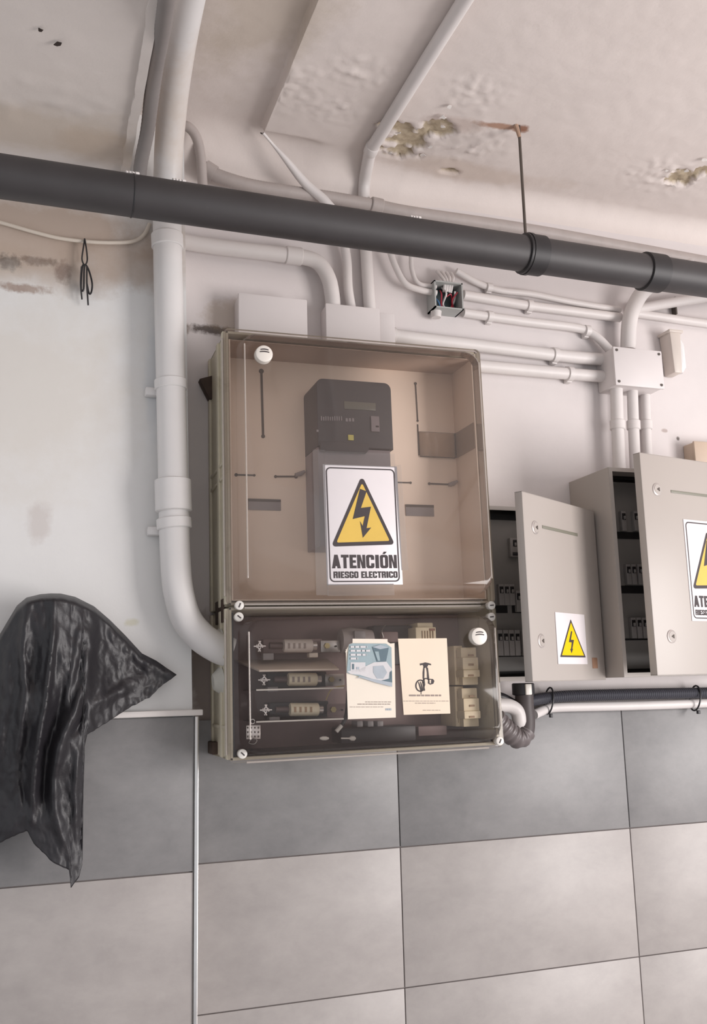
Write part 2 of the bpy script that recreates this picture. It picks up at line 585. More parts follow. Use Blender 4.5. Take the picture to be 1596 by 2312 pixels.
# column that stands 8 cm proud on the left
cw = MB()
cw.hexa([(-1.6, -.082, 0), (.318, -.082, 0), (.318, .1, 0), (-1.6, .1, 0), (-1.6, -.082, 1.45), (.318, -.082, 1.45), (.318, .1, 1.45), (-1.6, .1, 1.45)])
cw.hexa([(-1.6, -.082, 1.45), (.314, -.082, 1.45), (.314, .1, 1.45), (-1.6, .1, 1.45), (-1.6, -.082, 2.86), (.284, -.082, 2.86), (.284, .1, 2.86), (-1.6, .1, 2.86)])
wl = tag(cw.build('wall_left', PLASTER_L), kind='structure')
MB().box((-1.6, -.085, 0), (.316, -.082, 1.44)).build('grout_bed', GROUT, wl)
CROWS = [1.4475, 1.1425, .849, .5555, .262]
for i in range(4):
    for k in range(3):
        x1 = .317 - .6 * k
        tile(x1 - .6, x1, CROWS[i + 1], CROWS[i], -.090, TILED if i == 0 else TILEL, wl)

# metal corner profile and top edge trim
tag(MB().box((.3175, -.094, 0), (.3255, -.084, 1.447), .0012).build('trim_1', METAL), kind='structure')
tag(MB().box((-1.6, -.100, 1.4485), (.333, -.082, 1.4605), .002).build('trim_2', TRIMW), kind='structure')
tag(MB().box((-2.5, -4.5, -.1), (4.5, .1, 0)).build('floor', CONCRETE), kind='structure')

# ceiling: two levels with a soft step, coved into the wall, with flaked craters
def sm(a, b, x):
    t = max(0, min(1, (x - a) / (b - a)))
    return t * t * (3 - 2 * t)
CRATERS = [(.800, -.185, .062, .045), (.765, -.225, .06, .028), (.85, -.245, .05, .04), (.80, -.13, .05, .03),
           (1.552, -.225, .06, .042), (1.60, -.27, .05, .03), (.955, -.085, .03, .014)]
BLIST = [(.62, -.40, .10, .07), (.50, -.30, .08, .1), (.88, -.40, .1, .08), (.95, -.22, .12, .10), (.38, -.62, .07, .1), (.60, -.25, .09, .06), (1.5, -.22, .14, .1)]
def crater(x, y):
    p = 0
    for cx, cy, rx, ry in CRATERS:
        d = math.hypot((x - cx) / rx, (y - cy) / ry)
        d += .55 * noise.noise(Vector((x * 38, y * 38, 3))) + .3 * noise.noise(Vector((x * 95, y * 95, 7)))
        p = max(p, 1 - sm(.55, 1.0, d))
    return p
def blister(x, y):
    b = 0
    for cx, cy, rx, ry in BLIST:
        b = max(b, 1 - sm(.3, 1.2, math.hypot((x - cx) / rx, (y - cy) / ry)))
    return b
def ceil_grid(name, x0, x1, y0, y1, step, zfun, m, parent=None, dense=()):
    nx, ny = int((x1 - x0) / step) + 1, int((y1 - y0) / step) + 1
    gx = [x0 + (x1 - x0) * i / (nx - 1) for i in range(nx)]
    gx = sorted(set([x for x in gx if not (dense and dense[0] < x < dense[1])] + ([dense[0] + (dense[1] - dense[0]) * i / dense[2] for i in range(dense[2] + 1)] if dense else [])))
    nx = len(gx)
    vs, pe = [], []
    for j in range(ny):
        for i in range(nx):
            x, y = gx[i], y0 + (y1 - y0) * j / (ny - 1)
            z, p = zfun(x, y)
            vs.append((x, y, z))
            pe.append(p)
    fs = [[j * nx + i, (j + 1) * nx + i, (j + 1) * nx + i + 1, j * nx + i + 1] for j in range(ny - 1) for i in range(nx - 1)]
    b = MB().add(vs, fs)
    o = b.build(name, m, parent, angle=60)
    a = o.data.attributes.new('peel', 'FLOAT', 'POINT')
    a.data.foreach_set('value', pe)
    return o
def zc(x, y):
    edge = .463 + .0015 * noise.noise(Vector((y * 5, 0, 1)))
    base = 2.800 - .027 * sm(edge - .002, edge + .003, x) * (1 - sm(-.128, -.100, y))
    base -= .027 * sm(.50, .66, x) * sm(-.128, -.100, y)
    r = .12 - .06 * sm(.6, 1.0, x)
    if y > -r:                                   # cove
        t = (y + r) / r
        base -= r * (1 - math.sqrt(max(0, 1 - t * t)))
    base += .0022 * noise.noise(Vector((x * 7, y * 7, 0))) + .0008 * noise.noise(Vector((x * 30, y * 30, 0)))
    b = blister(x, y)
    if b:
        q = noise.noise(Vector((x * 45, y * 45, 9)))
        base -= b * (.007 * max(0, q) + .005 * max(0, noise.noise(Vector((x * 90, y * 90, 2)))))
    p = crater(x, y)
    if p:
        base += .010 * p + .006 * p * noise.noise(Vector((x * 60, y * 60, 5)))
        if .04 < p < .6:
            base -= .007 * (1 - abs(p - .3) / .3 if p < .6 else 0) * max(0, noise.noise(Vector((x * 50, y * 50, 11))) + .45)
    return base, p
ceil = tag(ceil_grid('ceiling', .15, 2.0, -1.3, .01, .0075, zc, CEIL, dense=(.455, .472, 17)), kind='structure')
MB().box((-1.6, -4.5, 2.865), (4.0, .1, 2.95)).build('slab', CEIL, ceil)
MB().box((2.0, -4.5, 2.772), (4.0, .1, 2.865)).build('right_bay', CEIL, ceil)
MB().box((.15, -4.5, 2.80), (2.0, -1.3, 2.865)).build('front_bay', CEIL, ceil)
MB().box((-1.6, -4.5, 2.66), (.135, -1.3, 2.865)).build('front_soffit', CEILL, ceil)
# lower soffit on the left
def zs(x, y):
    b = max(0, 1 - math.hypot((x + .02) / .22, (y + .3) / .14))
    z = 2.645 + .0015 * noise.noise(Vector((x * 8, y * 8, 4)))
    z -= b * .009 * max(0, noise.noise(Vector((x * 28, y * 28, 3))))
    return z, 0
ceil_grid('soffit', -1.0, .150, -1.3, -.07, .012, zs, CEILL, ceil)
MB().box((.118, -1.3, 2.655), (.150, -.07, 2.865)).build('soffit_edge', CEILL, ceil)
lip = MB()                                       # ragged plaster lip along the soffit's edge
n = 60
rows = []
for i in range(n + 1):
    y = -1.3 + (1.3 - .10) * i / n
    w = .012 + .005 * noise.noise(Vector((y * 9, 1, 1))) + .004 * noise.noise(Vector((y * 30, 2, 1)))
    x = .158 + .003 * noise.noise(Vector((y * 12, 5, 5)))
    rows += [(x - w, y, 2.646), (x - w, y, 2.637), (x + .006, y, 2.634), (x + .008, y, 2.662), (x - w, y, 2.662)]
fs = [[i * 5 + j, i * 5 + (j + 1) % 5, (i + 1) * 5 + (j + 1) % 5, (i + 1) * 5 + j] for i in range(n) for j in range(5)]
lip.add(rows, fs + [[0, 1, 2, 3, 4], [n * 5 + j for j in range(5)]])
lip.build('soffit_lip', CEILL, ceil)
# small dark paint flakes curling off the soffit and off the ceiling
def flake(p, s, m, name='paint_flake'):
    b = MB()
    q = []
    for i in range(7):
        a = i / 7 * 6.283
        q.append(Vector(p) + Vector((math.cos(a) * s * random.uniform(.4, 1.1), math.sin(a) * s * random.uniform(.3, .9), -random.uniform(0, .9) * s * .6)))
    q2 = [v + Vector((0, 0, .0012)) for v in q]
    b.add(q + q2, [list(range(7)), list(range(7, 14))] + [[i, (i + 1) % 7, 7 + (i + 1) % 7, 7 + i] for i in range(7)])
    return b.build(name, m, ceil)
FL = mat('dark flake', (52, 42, 38), .8, var=.1)
FLW = mat('curled paint flake', (214, 208, 204), .6, var=.03)
flake(atz(592, 301, 2.774), .007, FL, 'step_crack')
flake(atz(132, 98, 2.640), .011, FL)
flake(atz(90, 66, 2.641), .006, FL)
for px, py, s in ((1000, 262, .022), (972, 330, .016), (1015, 240, .016), (900, 300, .018), (955, 350, .02), (880, 345, .014), (1550, 385, .016), (1590, 360, .018), (1520, 420, .013), (1505, 385, .012), (1000, 285, .014)):
    flake(atz(px, py, 2.768), s * .5, FLW)

# ------------------------------------------------------------------ pipes and conduits
def straps(root, pts_r, m=WHITE, wall_y=0):
    for p, d, r in pts_r:
        d = Vector(d).normalized()
        p = Vector(p)
        b = MB().tube([p - d * .009, p - d * .007, p + d * .007, p + d * .009], lambda i: r if i in (0, 3) else r + .0035, 18)
        s = Vector((0, 0, 1)) if abs(d.x) > .5 else Vector((1, 0, 0))
        lo = p - Vector((abs(d.x) * .008 + abs(s.x) * (r + .006), 0, abs(d.z) * .008 + abs(s.z) * (r + .006)))
        hi = p + Vector((abs(d.x) * .008 + abs(s.x) * (r + .006), 0, abs(d.z) * .008 + abs(s.z) * (r + .006)))
        lo.y, hi.y = p.y + r * .1, wall_y - .0005
        b.box(lo, hi, .002)
        b.build('clip', m, root)

def conduit(name, pts, r, label, cat='conduit', m=WHITE, clips=(), collars=(), group=None, per=8, seg=16, cm=None, wall_y=0, rfun=None):
    path = spline(pts, per)
    e = empty(name, path[0], label, cat, group)
    MB().tube(path, rfun or r, seg).build('pipe', m, e)
    straps(e, [(path[int(t * (len(path) - 1))] if isinstance(t, float) else t, d, r) for t, d in clips], cm or m, wall_y)
    for t, ln, ex in collars:
        i = min(len(path) - 2, max(0, int(t * (len(path) - 1))))
        f = t * (len(path) - 1) - i
        p = path[i].lerp(path[i + 1], f)
        d = (path[i + 1] - path[i]).normalized()
        MB().tube([p - d * ln / 2, p - d * (ln / 2 - .002), p + d * (ln / 2 - .002), p + d * ln / 2], lambda k: r + (ex if k in (1, 2) else ex * .5), seg).build('coupling', cm or m, e)
    return e

def hose(name, pts, r, label, cat, m, pitch=.006, depth=.10, group=None):
    p = resample(spline(pts, 12), pitch / 2)
    e = empty(name, p[0], label, cat, group)
    MB().tube(p, lambda i: r * (1 + depth / 2 if i % 2 else 1 - depth / 2), 16).build('corrugated_sleeve', m, e)
    return e

# big white riser: ceiling -> column -> side of the meter cabinet
rz = [at(376, 455, -.125), at(379, 600, -.125), at(384, 800, -.125), at(389, 1000, -.125), at(393, 1180, -.125)]
riser = [(.222, -1.25, 2.745), (.224, -.75, 2.745), (.2265, -.50, 2.742), (.232, -.33, 2.722), (.239, -.20, 2.675), (.2435, -.14, 2.61), (.245, -.125, 2.54)] + rz[1:] + \
        [at(396, 1260, -.125), at(402, 1330, -.125), at(420, 1395, -.125), at(452, 1436, -.125), at(490, 1462, -.125), at(520, 1474, -.125)]
path = spline(riser, 10)
e = empty('cable_riser', (.25, -.125, 1.58), 'thick white riser pipe running down the column and elbowing into the meter cabinet', 'conduit')
MB().tube(path, .0312, 28).build('pipe', WHITEB, e)
def sleeve(py0, py1, px0, px1, ex, name):
    a, b = at(px0, py0, -.125), at(px1, py1, -.125)
    d = (b - a).normalized()
    MB().tube([a, a + d * .002, b - d * .002, b], lambda i: .0312 + (ex if i in (1, 2) else ex * .5), 28).build(name, WHITEB, e)
sleeve(530, 560, 377, 378, .0035, 'coupling')
sleeve(858, 880, 385, 386, .0035, 'pipe_clamp')
sleeve(1083, 1156, 390, 392, .0068, 'coupling')
sleeve(1170, 1195, 392, 394, .005, 'pipe_clamp')
for px, py in ((336, 886), (341, 1200)):
    p = at(px, py, -.094)
    MB().box((p.x - .008, -.106, p.z - .009), (p.x + .03, -.083, p.z + .009), .003).build('clamp_ear', WHITEB, e)

# black drain pipe with couplings and its hanger
bp0, bp1 = at(-80, 386, -.36), at(1720, 652, -.285)
bp0, bp1 = bp0 + (bp0 - bp1) * .35, bp1 + (bp1 - bp0) * .2
dirb = (bp1 - bp0).normalized()
e = empty('drain_pipe', bp0, 'long black drain pipe slung across the wall under the ceiling', 'pipe')
MB().tube([bp0, bp1], .0408, 32).build('pipe', BLACKP, e)
def on_bp(px):
    lo, hi = 0.0, 1.0
    for _ in range(40):
        t = (lo + hi) / 2
        q = bp0.lerp(bp1, t) - CAM
        x = W / 2 + FPX * q.dot(_r) / q.dot(_fw)
        lo, hi = (t, hi) if x < px else (lo, t)
    return bp0.lerp(bp1, lo)
for a, b, ex in ((1178, 1222, .005), (1450, 1492, .005), (296, 301, .0015)):
    p, q = on_bp(a), on_bp(b)
    MB().tube([p, p + dirb * .002, q - dirb * .002, q], lambda i: .0408 + (ex if i in (1, 2) else 0), 32).build('coupling', RUBBER, e)
for px, dz in ((293, .041), (398, .0405), (930, .0405)):
    p = on_bp(px)
    b = MB()
    for k in range(4):
        b.tube([p + Vector((k * .006 - .01, -.020, dz - .004)), p + Vector((k * .006 - .003, -.016, dz - .003 + random.uniform(0, .002)))], .0028, 6)
    b.build('paint_drip', TRIMW, e)
hp = on_bp(1189)
h = empty('hanger_rod', (hp.x, hp.y, 2.772), 'thin steel hanger rod dropping from the ceiling to the black pipe', 'hanger')
MB().cyl((hp.x, hp.y, hp.z + .03), (hp.x, hp.y, 2.775), .0034, 10).build('rod', ROD, h)
rt = Vector((hp.x, hp.y, 2.772))
MB().tube([rt + Vector((-.008, 0, .002)), rt + Vector((-.004, 0, -.010)), rt + Vector((0, 0, -.028))], lambda i: .006 - .001 * i, 8).build('anchor', mat('rusty anchor', (170, 140, 120), .7), h)
MB().tube([hp - dirb * .004, hp + dirb * .004], .0475, 32).build('band', RUBBER, h)

# conduits behind and above the black pipe
conduit('trunk_conduit', [at(840, 463, -.035), at(930, 482, -.035), at(1190, 520, -.035), at(1450, 566, -.035), at(1700, 612, -.035)], .0175,
        'grey white conduit running along the wall top just above the black pipe', m=GREYP, collars=[(.03, .03, .003)], cm=GREYP)
hose('flexible_conduit', [at(452, 374, -.03), at(490, 396, -.035), at(560, 418, -.04), at(640, 432, -.04), at(740, 446, -.035), at(840, 463, -.035)], .016,
     'grey corrugated conduit snaking along the wall left of the diagonal one', 'conduit', GREYP, .007, .05)
p = at(472, 386, -.032)
fc = [o for o in COL.objects if o.name == 'flexible_conduit'][0]
MB().tube([p + Vector((-.011, 0, .006)), p + Vector((.013, 0, -.007))], .0205, 16).build('connector', GREYP, fc)
conduit('bent_conduit', [at(380, 292, -.075), at(405, 284, -.085), at(425, 287, -.09), at(442, 308, -.085), at(452, 345, -.075), at(457, 410, -.06), at(459, 455, -.055)], .0115,
        'short grey conduit curling out from behind the thick riser pipe', m=GREYP)
conduit('shadowed_conduit', [at(385, 180, -.12), at(405, 205, -.11), at(422, 232, -.08), at(436, 268, -.05), at(447, 330, -.035), at(456, 375, -.03)], .011,
        'grey conduit in the shade above the curled one behind the riser', m=GREYP)
hose('grey_hose', [at(392, -170, -.95), at(383, -60, -.78), at(368, 60, -.60), at(352, 150, -.45), at(341, 230, -.35), at(332, 300, -.26), at(318, 370, -.19), at(312, 440, -.15)], .0145,
     'dark grey hose in the gap between the soffit lip and the riser', 'hose', mat('grey hose', (132, 126, 124), .5), .012, .03)
conduit('diagonal_conduit', [atz(594, 300, 2.7725), at(616, 326, -.10), at(645, 360, -.085), at(690, 415, -.06), at(735, 455, -.05), at(765, 500, -.035), at(782, 580, -.022), at(786, 650, -.02), at(795, 705, -.02)], .0115,
        'white conduit leaving the ceiling step diagonally and dropping to the box above the meter', clips=[], rfun=lambda i: .0035 + .008 * sm(6, 26, i))
conduit('ceiling_conduit', [(.7235, -1.25, 2.757), (.7225, -.75, 2.757), (.7215, -.45, 2.757), (.7205, -.22, 2.756), at(838, 338, -.15), at(829, 375, -.085), at(822, 425, -.03), at(824, 520, -.018), at(829, 610, -.018), at(835, 705, -.018)], .0150,
        'white conduit running along the flaking ceiling and bending down the wall', collars=[(.44, .03, .002)])
conduit('elbow_conduit', [at(385, 540, -.03), at(480, 556, -.03), at(620, 573, -.03), at(690, 582, -.03), at(722, 597, -.03), at(742, 630, -.03), at(750, 670, -.028), at(752, 705, -.025)], .0185,
        'white conduit behind the riser that elbows down into the box above the meter', collars=[(.36, .04, .003)])

# boxes above the cabinet
def jbox(name, x0, x1, y, z0, z1, label, m=JBOX, lid=True, screws=True, M=None):
    e = empty(name, ((x0 + x1) / 2, 0, z0), label, 'junction box')
    MB().box((x0, y + .009, z0), (x1, -.0005, z1), .004).build('body', m, e)
    if lid:
        MB().box((x0 - .002, y, z0 - .002), (x1 + .002, y + .009, z1 + .002), .003).build('lid', m, e)
    if screws:
        for sx in (x0 + .008, x1 - .008):
            for sz in (z0 + .008, z1 - .008):
                MB().cyl((sx, y + .001, sz), (sx, y - .002, sz), .0035, 10).build('screw', DARKSLOT, e)
    return e
a, b = at(540, 658, -.06), at(693, 750, -.06)
jbox('junction_box', a.x, b.x, -.06, 2.262, at(600, 668, -.06).z, 'plain white box on the wall above the left part of the meter cabinet', screws=False)
a, b = at(737, 690, -.052), at(858, 770, -.052)
e = jbox('junction_box', a.x, b.x, -.052, 2.262, at(800, 692, -.052).z, 'plain white box above the meter where three conduits drop in', screws=False)
x2 = at(892, 740, -.045)
MB().box((b.x + .002, -.045, 2.268), (x2.x, -.0005, at(872, 706, -.045).z), .003).build('spigot', JBOX, e)
# open box with wires
a, b = at(980, 632, -.05), at(1047, 700, -.05)
e = empty('open_junction_box', ((a.x + b.x) / 2, 0, b.z), 'small open wiring box with red and white wires under the black pipe', 'junction box')
t = .0035
bx = MB()
bx.box((a.x, -.05, b.z), (a.x + t, -.001, a.z)).box((b.x - t, -.05, b.z), (b.x, -.001, a.z))
bx.box((a.x, -.05, b.z), (b.x, -.001, b.z + t)).box((a.x, -.05, a.z - t), (b.x, -.001, a.z))
bx.build('shell', JBOXO, e)
MB().box((a.x + t, -.012, b.z + t), (b.x - t, -.001, a.z - t)).build('back_panel', JBIN, e)
mid = (a + b) / 2
wires = [(RED, [(-.010, .022), (-.014, .004), (-.010, -.016), (-.004, -.026)]), (RED, [(.002, .004), (.012, .010), (.020, -.006), (.012, -.024)]), (RED, [(.026, .014), (.016, -.004), (.024, -.022)]),
         (WHITEW, [(-.006, .028), (-.002, .008), (-.004, -.012), (.002, -.028)]), (WHITEW, [(.020, .016), (.024, .0), (.018, -.018)]), (BLUEW, [(-.026, .006), (-.022, -.012), (-.012, -.026)]), (DARK, [(-.002, .016), (.006, .012), (.008, .022)])]
for wmtl, pl in wires:
    MB().tube(spline([(mid.x + x * 1.1, -.028 - .012 * math.sin(i * 2 + x * 60), mid.z + z * 1.05) for i, (x, z) in enumerate(pl)], 5), .0020 if wmtl is not WHITEW else .0026, 6).build('wire', wmtl, e)
tb = MB()
for k in range(4):
    p = Vector((mid.x - .004 + k * .006, -.03, a.z))
    tb.tube(spline([p + Vector((0, 0, -.02)), p + Vector((.001 * k, -.006, .004)), p + Vector((-.006 + .005 * k, 0, .022)), p + Vector((-.012 + .007 * k, .012, .04))], 5), .0042, 8)
tb.build('cable_entry', WHITE, e)
p = Vector((a.x + .014, -.022, b.z))
MB().cyl(p + Vector((0, 0, -.016)), p, .012, 14, .014).build('gland', WHITE, e)
conduit('looped_cable', [at(878, 560, -.03), at(892, 600, -.03), at(915, 640, -.03), at(950, 655, -.03), at(985, 662, -.03)], .008, 'thin painted cable looping from under the black pipe to the open wiring box', 'cable')
conduit('looped_cable', [at(928, 575, -.025), at(930, 610, -.025), at(945, 640, -.027), at(985, 648, -.03)], .006, 'second thinner painted loop entering the open wiring box', 'cable')

# right hand conduits
conduit('wavy_cable', [at(1030, 612, -.02), at(1080, 640, -.014), at(1130, 656, -.014), at(1200, 664, -.014), at(1290, 682, -.014), at(1400, 700, -.014)], .0085,
        'painted cable sagging along the wall right of the open wiring box, topmost of the bundle', 'cable', clips=[(.3, (1, 0, 0))])
conduit('wall_conduit', [at(1046, 666, -.018), at(1130, 680, -.016), at(1205, 692, -.016), at(1300, 704, -.016), at(1400, 717, -.016)], .0125,
        'white conduit from the open wiring box to the curved one, below the sagging cable', clips=[(.47, (1, 0, 0))])
conduit('wall_conduit', [at(1046, 706, -.016), at(1105, 715, -.016), at(1200, 728, -.016), at(1285, 738, -.016), at(1325, 747, -.018), at(1352, 765, -.024), at(1378, 792, -.03)], .0115,
        'white conduit from the open wiring box curving down into the box with screws', clips=[(.18, (1, 0, 0)), (.68, (1, 0, 0))])
conduit('wall_conduit', [at(885, 757, -.02), at(915, 761, -.02), at(1100, 783, -.02), at(1270, 804, -.02), at(1375, 813, -.024)], .0165,
        'thick white conduit from the box above the meter to the box with screws', clips=[(.03, (1, 0, 0)), (.72, (1, 0, 0))])
conduit('wall_conduit', [at(1040, 822, -.02), at(1100, 828, -.02), at(1270, 843, -.02), at(1372, 851, -.024)], .0158,
        'white conduit emerging from behind the meter cabinet, lowest into the box with screws', clips=[(.72, (1, 0, 0))])
conduit('curved_conduit', [at(1560, 600, -.09), at(1500, 625, -.08), at(1455, 655, -.065), at(1430, 695, -.052), at(1420, 735, -.045), at(1418, 790, -.042)], .0205,
        'white conduit curving from behind the black pipe down into the box with screws')
conduit('wall_conduit', [at(1425, 706, -.016), at(1500, 717, -.016), at(1600, 731, -.016), at(1700, 744, -.016)], .0115,
        'white conduit running off to the right above the pale wall fixture')
conduit('wall_conduit', [at(1425, 700, -.02), at(1480, 690, -.02), at(1540, 680, -.02), at(1620, 668, -.02), at(1700, 660, -.02)], .014,
        'white conduit rising to the right under the end of the black pipe')
sp = at(1522, 688, -.012)
MB().box((sp.x - .002, -.02, sp.z - .03), (sp.x + .002, -.001, sp.z + .02)).build('strap', DARKSLOT, [o for o in COL.objects if o.name.startswith('wall_conduit') and 'rising' in o.get('label', '')][0])
a, b = at(1385, 778, -.085), at(1500, 880, -.085)
e = jbox('junction_box', a.x, b.x, -.085, b.z + .004, a.z - .006, 'square white box with four lid screws where many conduits meet, right of the meter')
for px, r, lb, i in ((1394, .0165, 'leftmost of the three white conduits dropping from the box with screws', 0), (1430, .0145, 'middle of the three white conduits dropping from the box with screws', 1), (1459, .0125, 'rightmost of the three white conduits dropping from the box with screws', 2)):
    yy = (-.045, -.04, -.02)[i]
    conduit('drop_conduit', [at(px - 3, 868, yy), at(px, 960, yy), at(px + 5, 1075, yy)], r, lb, collars=[(.5, .025, .0035)])
# pale fixture on the wall
a, b = at(1512, 748, -.05), at(1552, 842, -.05)
e = empty('wall_fixture', (a.x, 0, b.z), 'small off white wall fixture with a rounded lens right of the box with screws', 'fixture')
x0, x1, z0, z1 = a.x, b.x, b.z, a.z
MB().hexa([(x0 + .008, -.046, z0), (x1 - .012, -.046, z0), (x1 - .012, -.001, z0), (x0 + .008, -.001, z0), (x0, -.05, z1), (x1 - .010, -.05, z1), (x1 - .010, -.001, z1), (x0, -.001, z1)], .004).build('body', FIX, e)
MB().tube([(x1 - .010, -.028, z0 + .006), (x1 - .008, -.028, z0 + .02), (x1 - .008, -.028, z1 - .03), (x1 - .012, -.028, z1 - .008)], lambda i: (.010, .018, .018, .010)[i], 16).build('lens', LENS, e)
MB().box((x0 - .004, -.054, z1 - .002), (x1 - .004, -.001, z1 + .006), .002).build('top_cap', FIX, e)
# beige box at the right edge
a = at(1572, 1042, -.05)
jbox('junction_box', a.x, a.x + .12, -.05, a.z - .01, a.z + .055, 'beige box on the wall at the right edge above the big grey cabinet', m=mat('tan box', (196, 176, 158), .5), screws=False)

# loose cable and tied loop on the column
conduit('loose_cable', [at(-520, 420, -.09), at(-260, 446, -.09), at(-60, 488, -.09), at(0, 502, -.09), at(70, 522, -.09), at(130, 537, -.09), at(190, 545, -.09), at(250, 548, -.09), at(300, 545, -.09), at(325, 530, -.09), at(338, 505, -.09)], .0042,
        'thin cream cable drooping across the column under the black pipe', 'cable', m=CREAM)
lp = lambda l: spline([at(x, y, Y) for x, y, Y in l], 7)
e = empty('tied_cord', at(191, 545, -.098), 'black cord folded and hung as a loop from the cream cable', 'cord')
MB().tube(lp([(191, 539, -.096), (188, 560, -.1), (185, 585, -.1), (191, 598, -.101), (197, 588, -.1), (195, 562, -.1), (191, 539, -.098)]), .0017, 7).build('knot_loop', RUBBER, e)
MB().tube(lp([(192, 598, -.102), (186, 602, -.102), (183, 640, -.1), (184, 655, -.1), (189, 652, -.101), (190, 610, -.102), (193, 598, -.103), (201, 612, -.103), (208, 640, -.102), (206, 660, -.1), (201, 662, -.1), (196, 640, -.1)]), .0020, 7).build('folded_strand', RUBBER, e)
MB().tube(lp([(184, 602, -.104), (182, 640, -.103), (185, 676, -.1)]), .0018, 7).build('loose_end', RUBBER, e)
MB().tube(lp([(196, 600, -.104), (196, 640, -.104), (199, 689, -.1)]), .0019, 7).build('loose_end', RUBBER, e)

# bottom right: black hose, white pipe, elbow
hose('black_hose', [at(1192, 1583, -.05), at(1235, 1576, -.035), at(1300, 1571, -.032), at(1450, 1567, -.032), at(1560, 1565, -.032), at(1720, 1562, -.032)], .0135,
     'black corrugated hose running along the wall under the grey cabinets', 'hose', CORR, .006, .1)
conduit('low_conduit', [at(1206, 1613, -.045), at(1232, 1602, -.03), at(1262, 1597, -.026), at(1400, 1594, -.026), at(1560, 1589, -.026), at(1720, 1582, -.026)], .0112,
        'white conduit tied below the black hose under the grey cabinets')
for px, lb in ((1242, 'black cable tie around the hose and conduit nearest the meter cabinet'), (1572, 'black cable tie around the hose and conduit at the right edge')):
    c = at(px, 1582 if px < 1300 else 1576, -.03)
    q = [(c.x + .006 * math.sin(a) - .004, c.y - .0 + (.021) * math.cos(a) * -1, c.z + .031 * math.sin(a)) for a in [i / 20 * 6.2832 for i in range(21)]]
    e = empty('cable_tie', c, lb, 'cable tie')
    MB().tube(q, .0022, 6, cap=False).build('strap', DARK, e)
    MB().box((c.x - .012, c.y - .018, c.z - .039), (c.x - .005, c.y - .01, c.z - .030), .001).build('lock_head', DARK, e)
# elbow hanging from the small cabinet into the meter cabinet
e = empty('hose_elbow', at(1185, 1545, -.09), 'dark corrugated elbow hose from under the small grey cabinet into the meter cabinet', 'hose')
el = spline([at(1183, 1548, -.07), at(1184, 1590, -.075), at(1187, 1630, -.08), at(1183, 1656, -.085), at(1168, 1666, -.09), at(1145, 1650, -.095), at(1118, 1622, -.10)], 12)
MB().tube(el[:37], .0215, 20).build('smooth_sleeve', mat('dark grey rubber', (74, 66, 66), .5, var=.1), e)
rs = resample(el[34:], .0035)
MB().tube(rs, lambda i: .0235 * (1.05 if i % 4 < 2 else .94), 20).build('corrugated_sleeve', CORRG, e)
p = at(1181, 1556, -.07)
MB().tube([p + Vector((0, 0, .014)), p + Vector((0, 0, .012)), p + Vector((0, 0, -.012)), p + Vector((0, 0, -.014))], lambda i: .026 if i in (1, 2) else .023, 12).build('gland_nut', DARK, e)
p2 = at(1192, 1557, -.093)
MB().box((p2.x - .008, -.098, p2.z - .012), (p2.x + .008, -.09, p2.z + .013), .002).build('clamp_tab', CAPW, e)
conduit('white_hose', [at(1085, 1590, -.09), at(1125, 1592, -.09), at(1150, 1594, -.09), at(1167, 1606, -.09), at(1172, 1628, -.088), at(1168, 1646, -.07)], .0165,
        'short thick white hose bending out of the meter cabinet side beside the dark elbow', 'hose')
conduit('dark_cable', [at(1085, 1572, -.06), at(1130, 1574, -.06), at(1165, 1590, -.05), at(1200, 1585, -.045)], .011, 'black cable behind the white hose leaving the meter cabinet side', 'cable', m=DARK)

# ------------------------------------------------------------------ meter cabinet
TH = math.radians(-.6)
CM = Matrix.Translation((.6635, 0, 1.365)) @ Matrix.Rotation(TH, 4, 'Y')
CMI = CM.inverted()
def cab(px, py, Y):
    return CMI @ at(px, py, Y)
HW, HT, JN = .2925, .887, .302         # half width, height, joint between the two modules
cabinet = empty('meter_cabinet', CM, 'wall mounted beige electric meter cabinet with two smoked clear covers', 'cabinet')
cabinet['label'] = 'beige electric meter cabinet on the wall with two smoked clear covers'
def lbox(lo, hi, bev, name, m, parent, M=None):
    o = MB().box(lo, hi, bev, M).build(name, m, parent, local=True)
    return o
def shell(z0, z1, depth, th, name):
    """open fronted tray with drafted, ribbed sides"""
    b = MB()
    w = HW
    b.box((-w, -.010, z0), (w, -.001, z1))
    for s in (-1, 1):
        b.hexa([(s * w, -.001, z0), (s * (w - th), -.001, z0), (s * (w - th), -depth, z0), (s * w, -depth, z0),
                (s * w, -.001, z1), (s * (w - th), -.001, z1), (s * (w - th), -depth, z1), (s * w, -depth, z1)], .0015)
    b.hexa([(-w, -.001, z1 - th), (w, -.001, z1 - th), (w, -depth, z1 - th), (-w, -depth, z1 - th), (-w, -.001, z1), (w, -.001, z1), (w, -depth, z1), (-w, -depth, z1)], .0015)
    b.hexa([(-w, -.001, z0), (w, -.001, z0), (w, -depth, z0), (-w, -depth, z0), (-w, -.001, z0 + th), (w, -.001, z0 + th), (w, -depth, z0 + th), (-w, -depth, z0 + th)], .0015)
    return b.build(name, BASE, cabinet, local=True)
FY = -.195                              # rim plane of the trays
up = shell(JN + .002, HT, .195, .006, 'upper_tray')
low = shell(0, JN - .002, .195, .006, 'lower_tray')
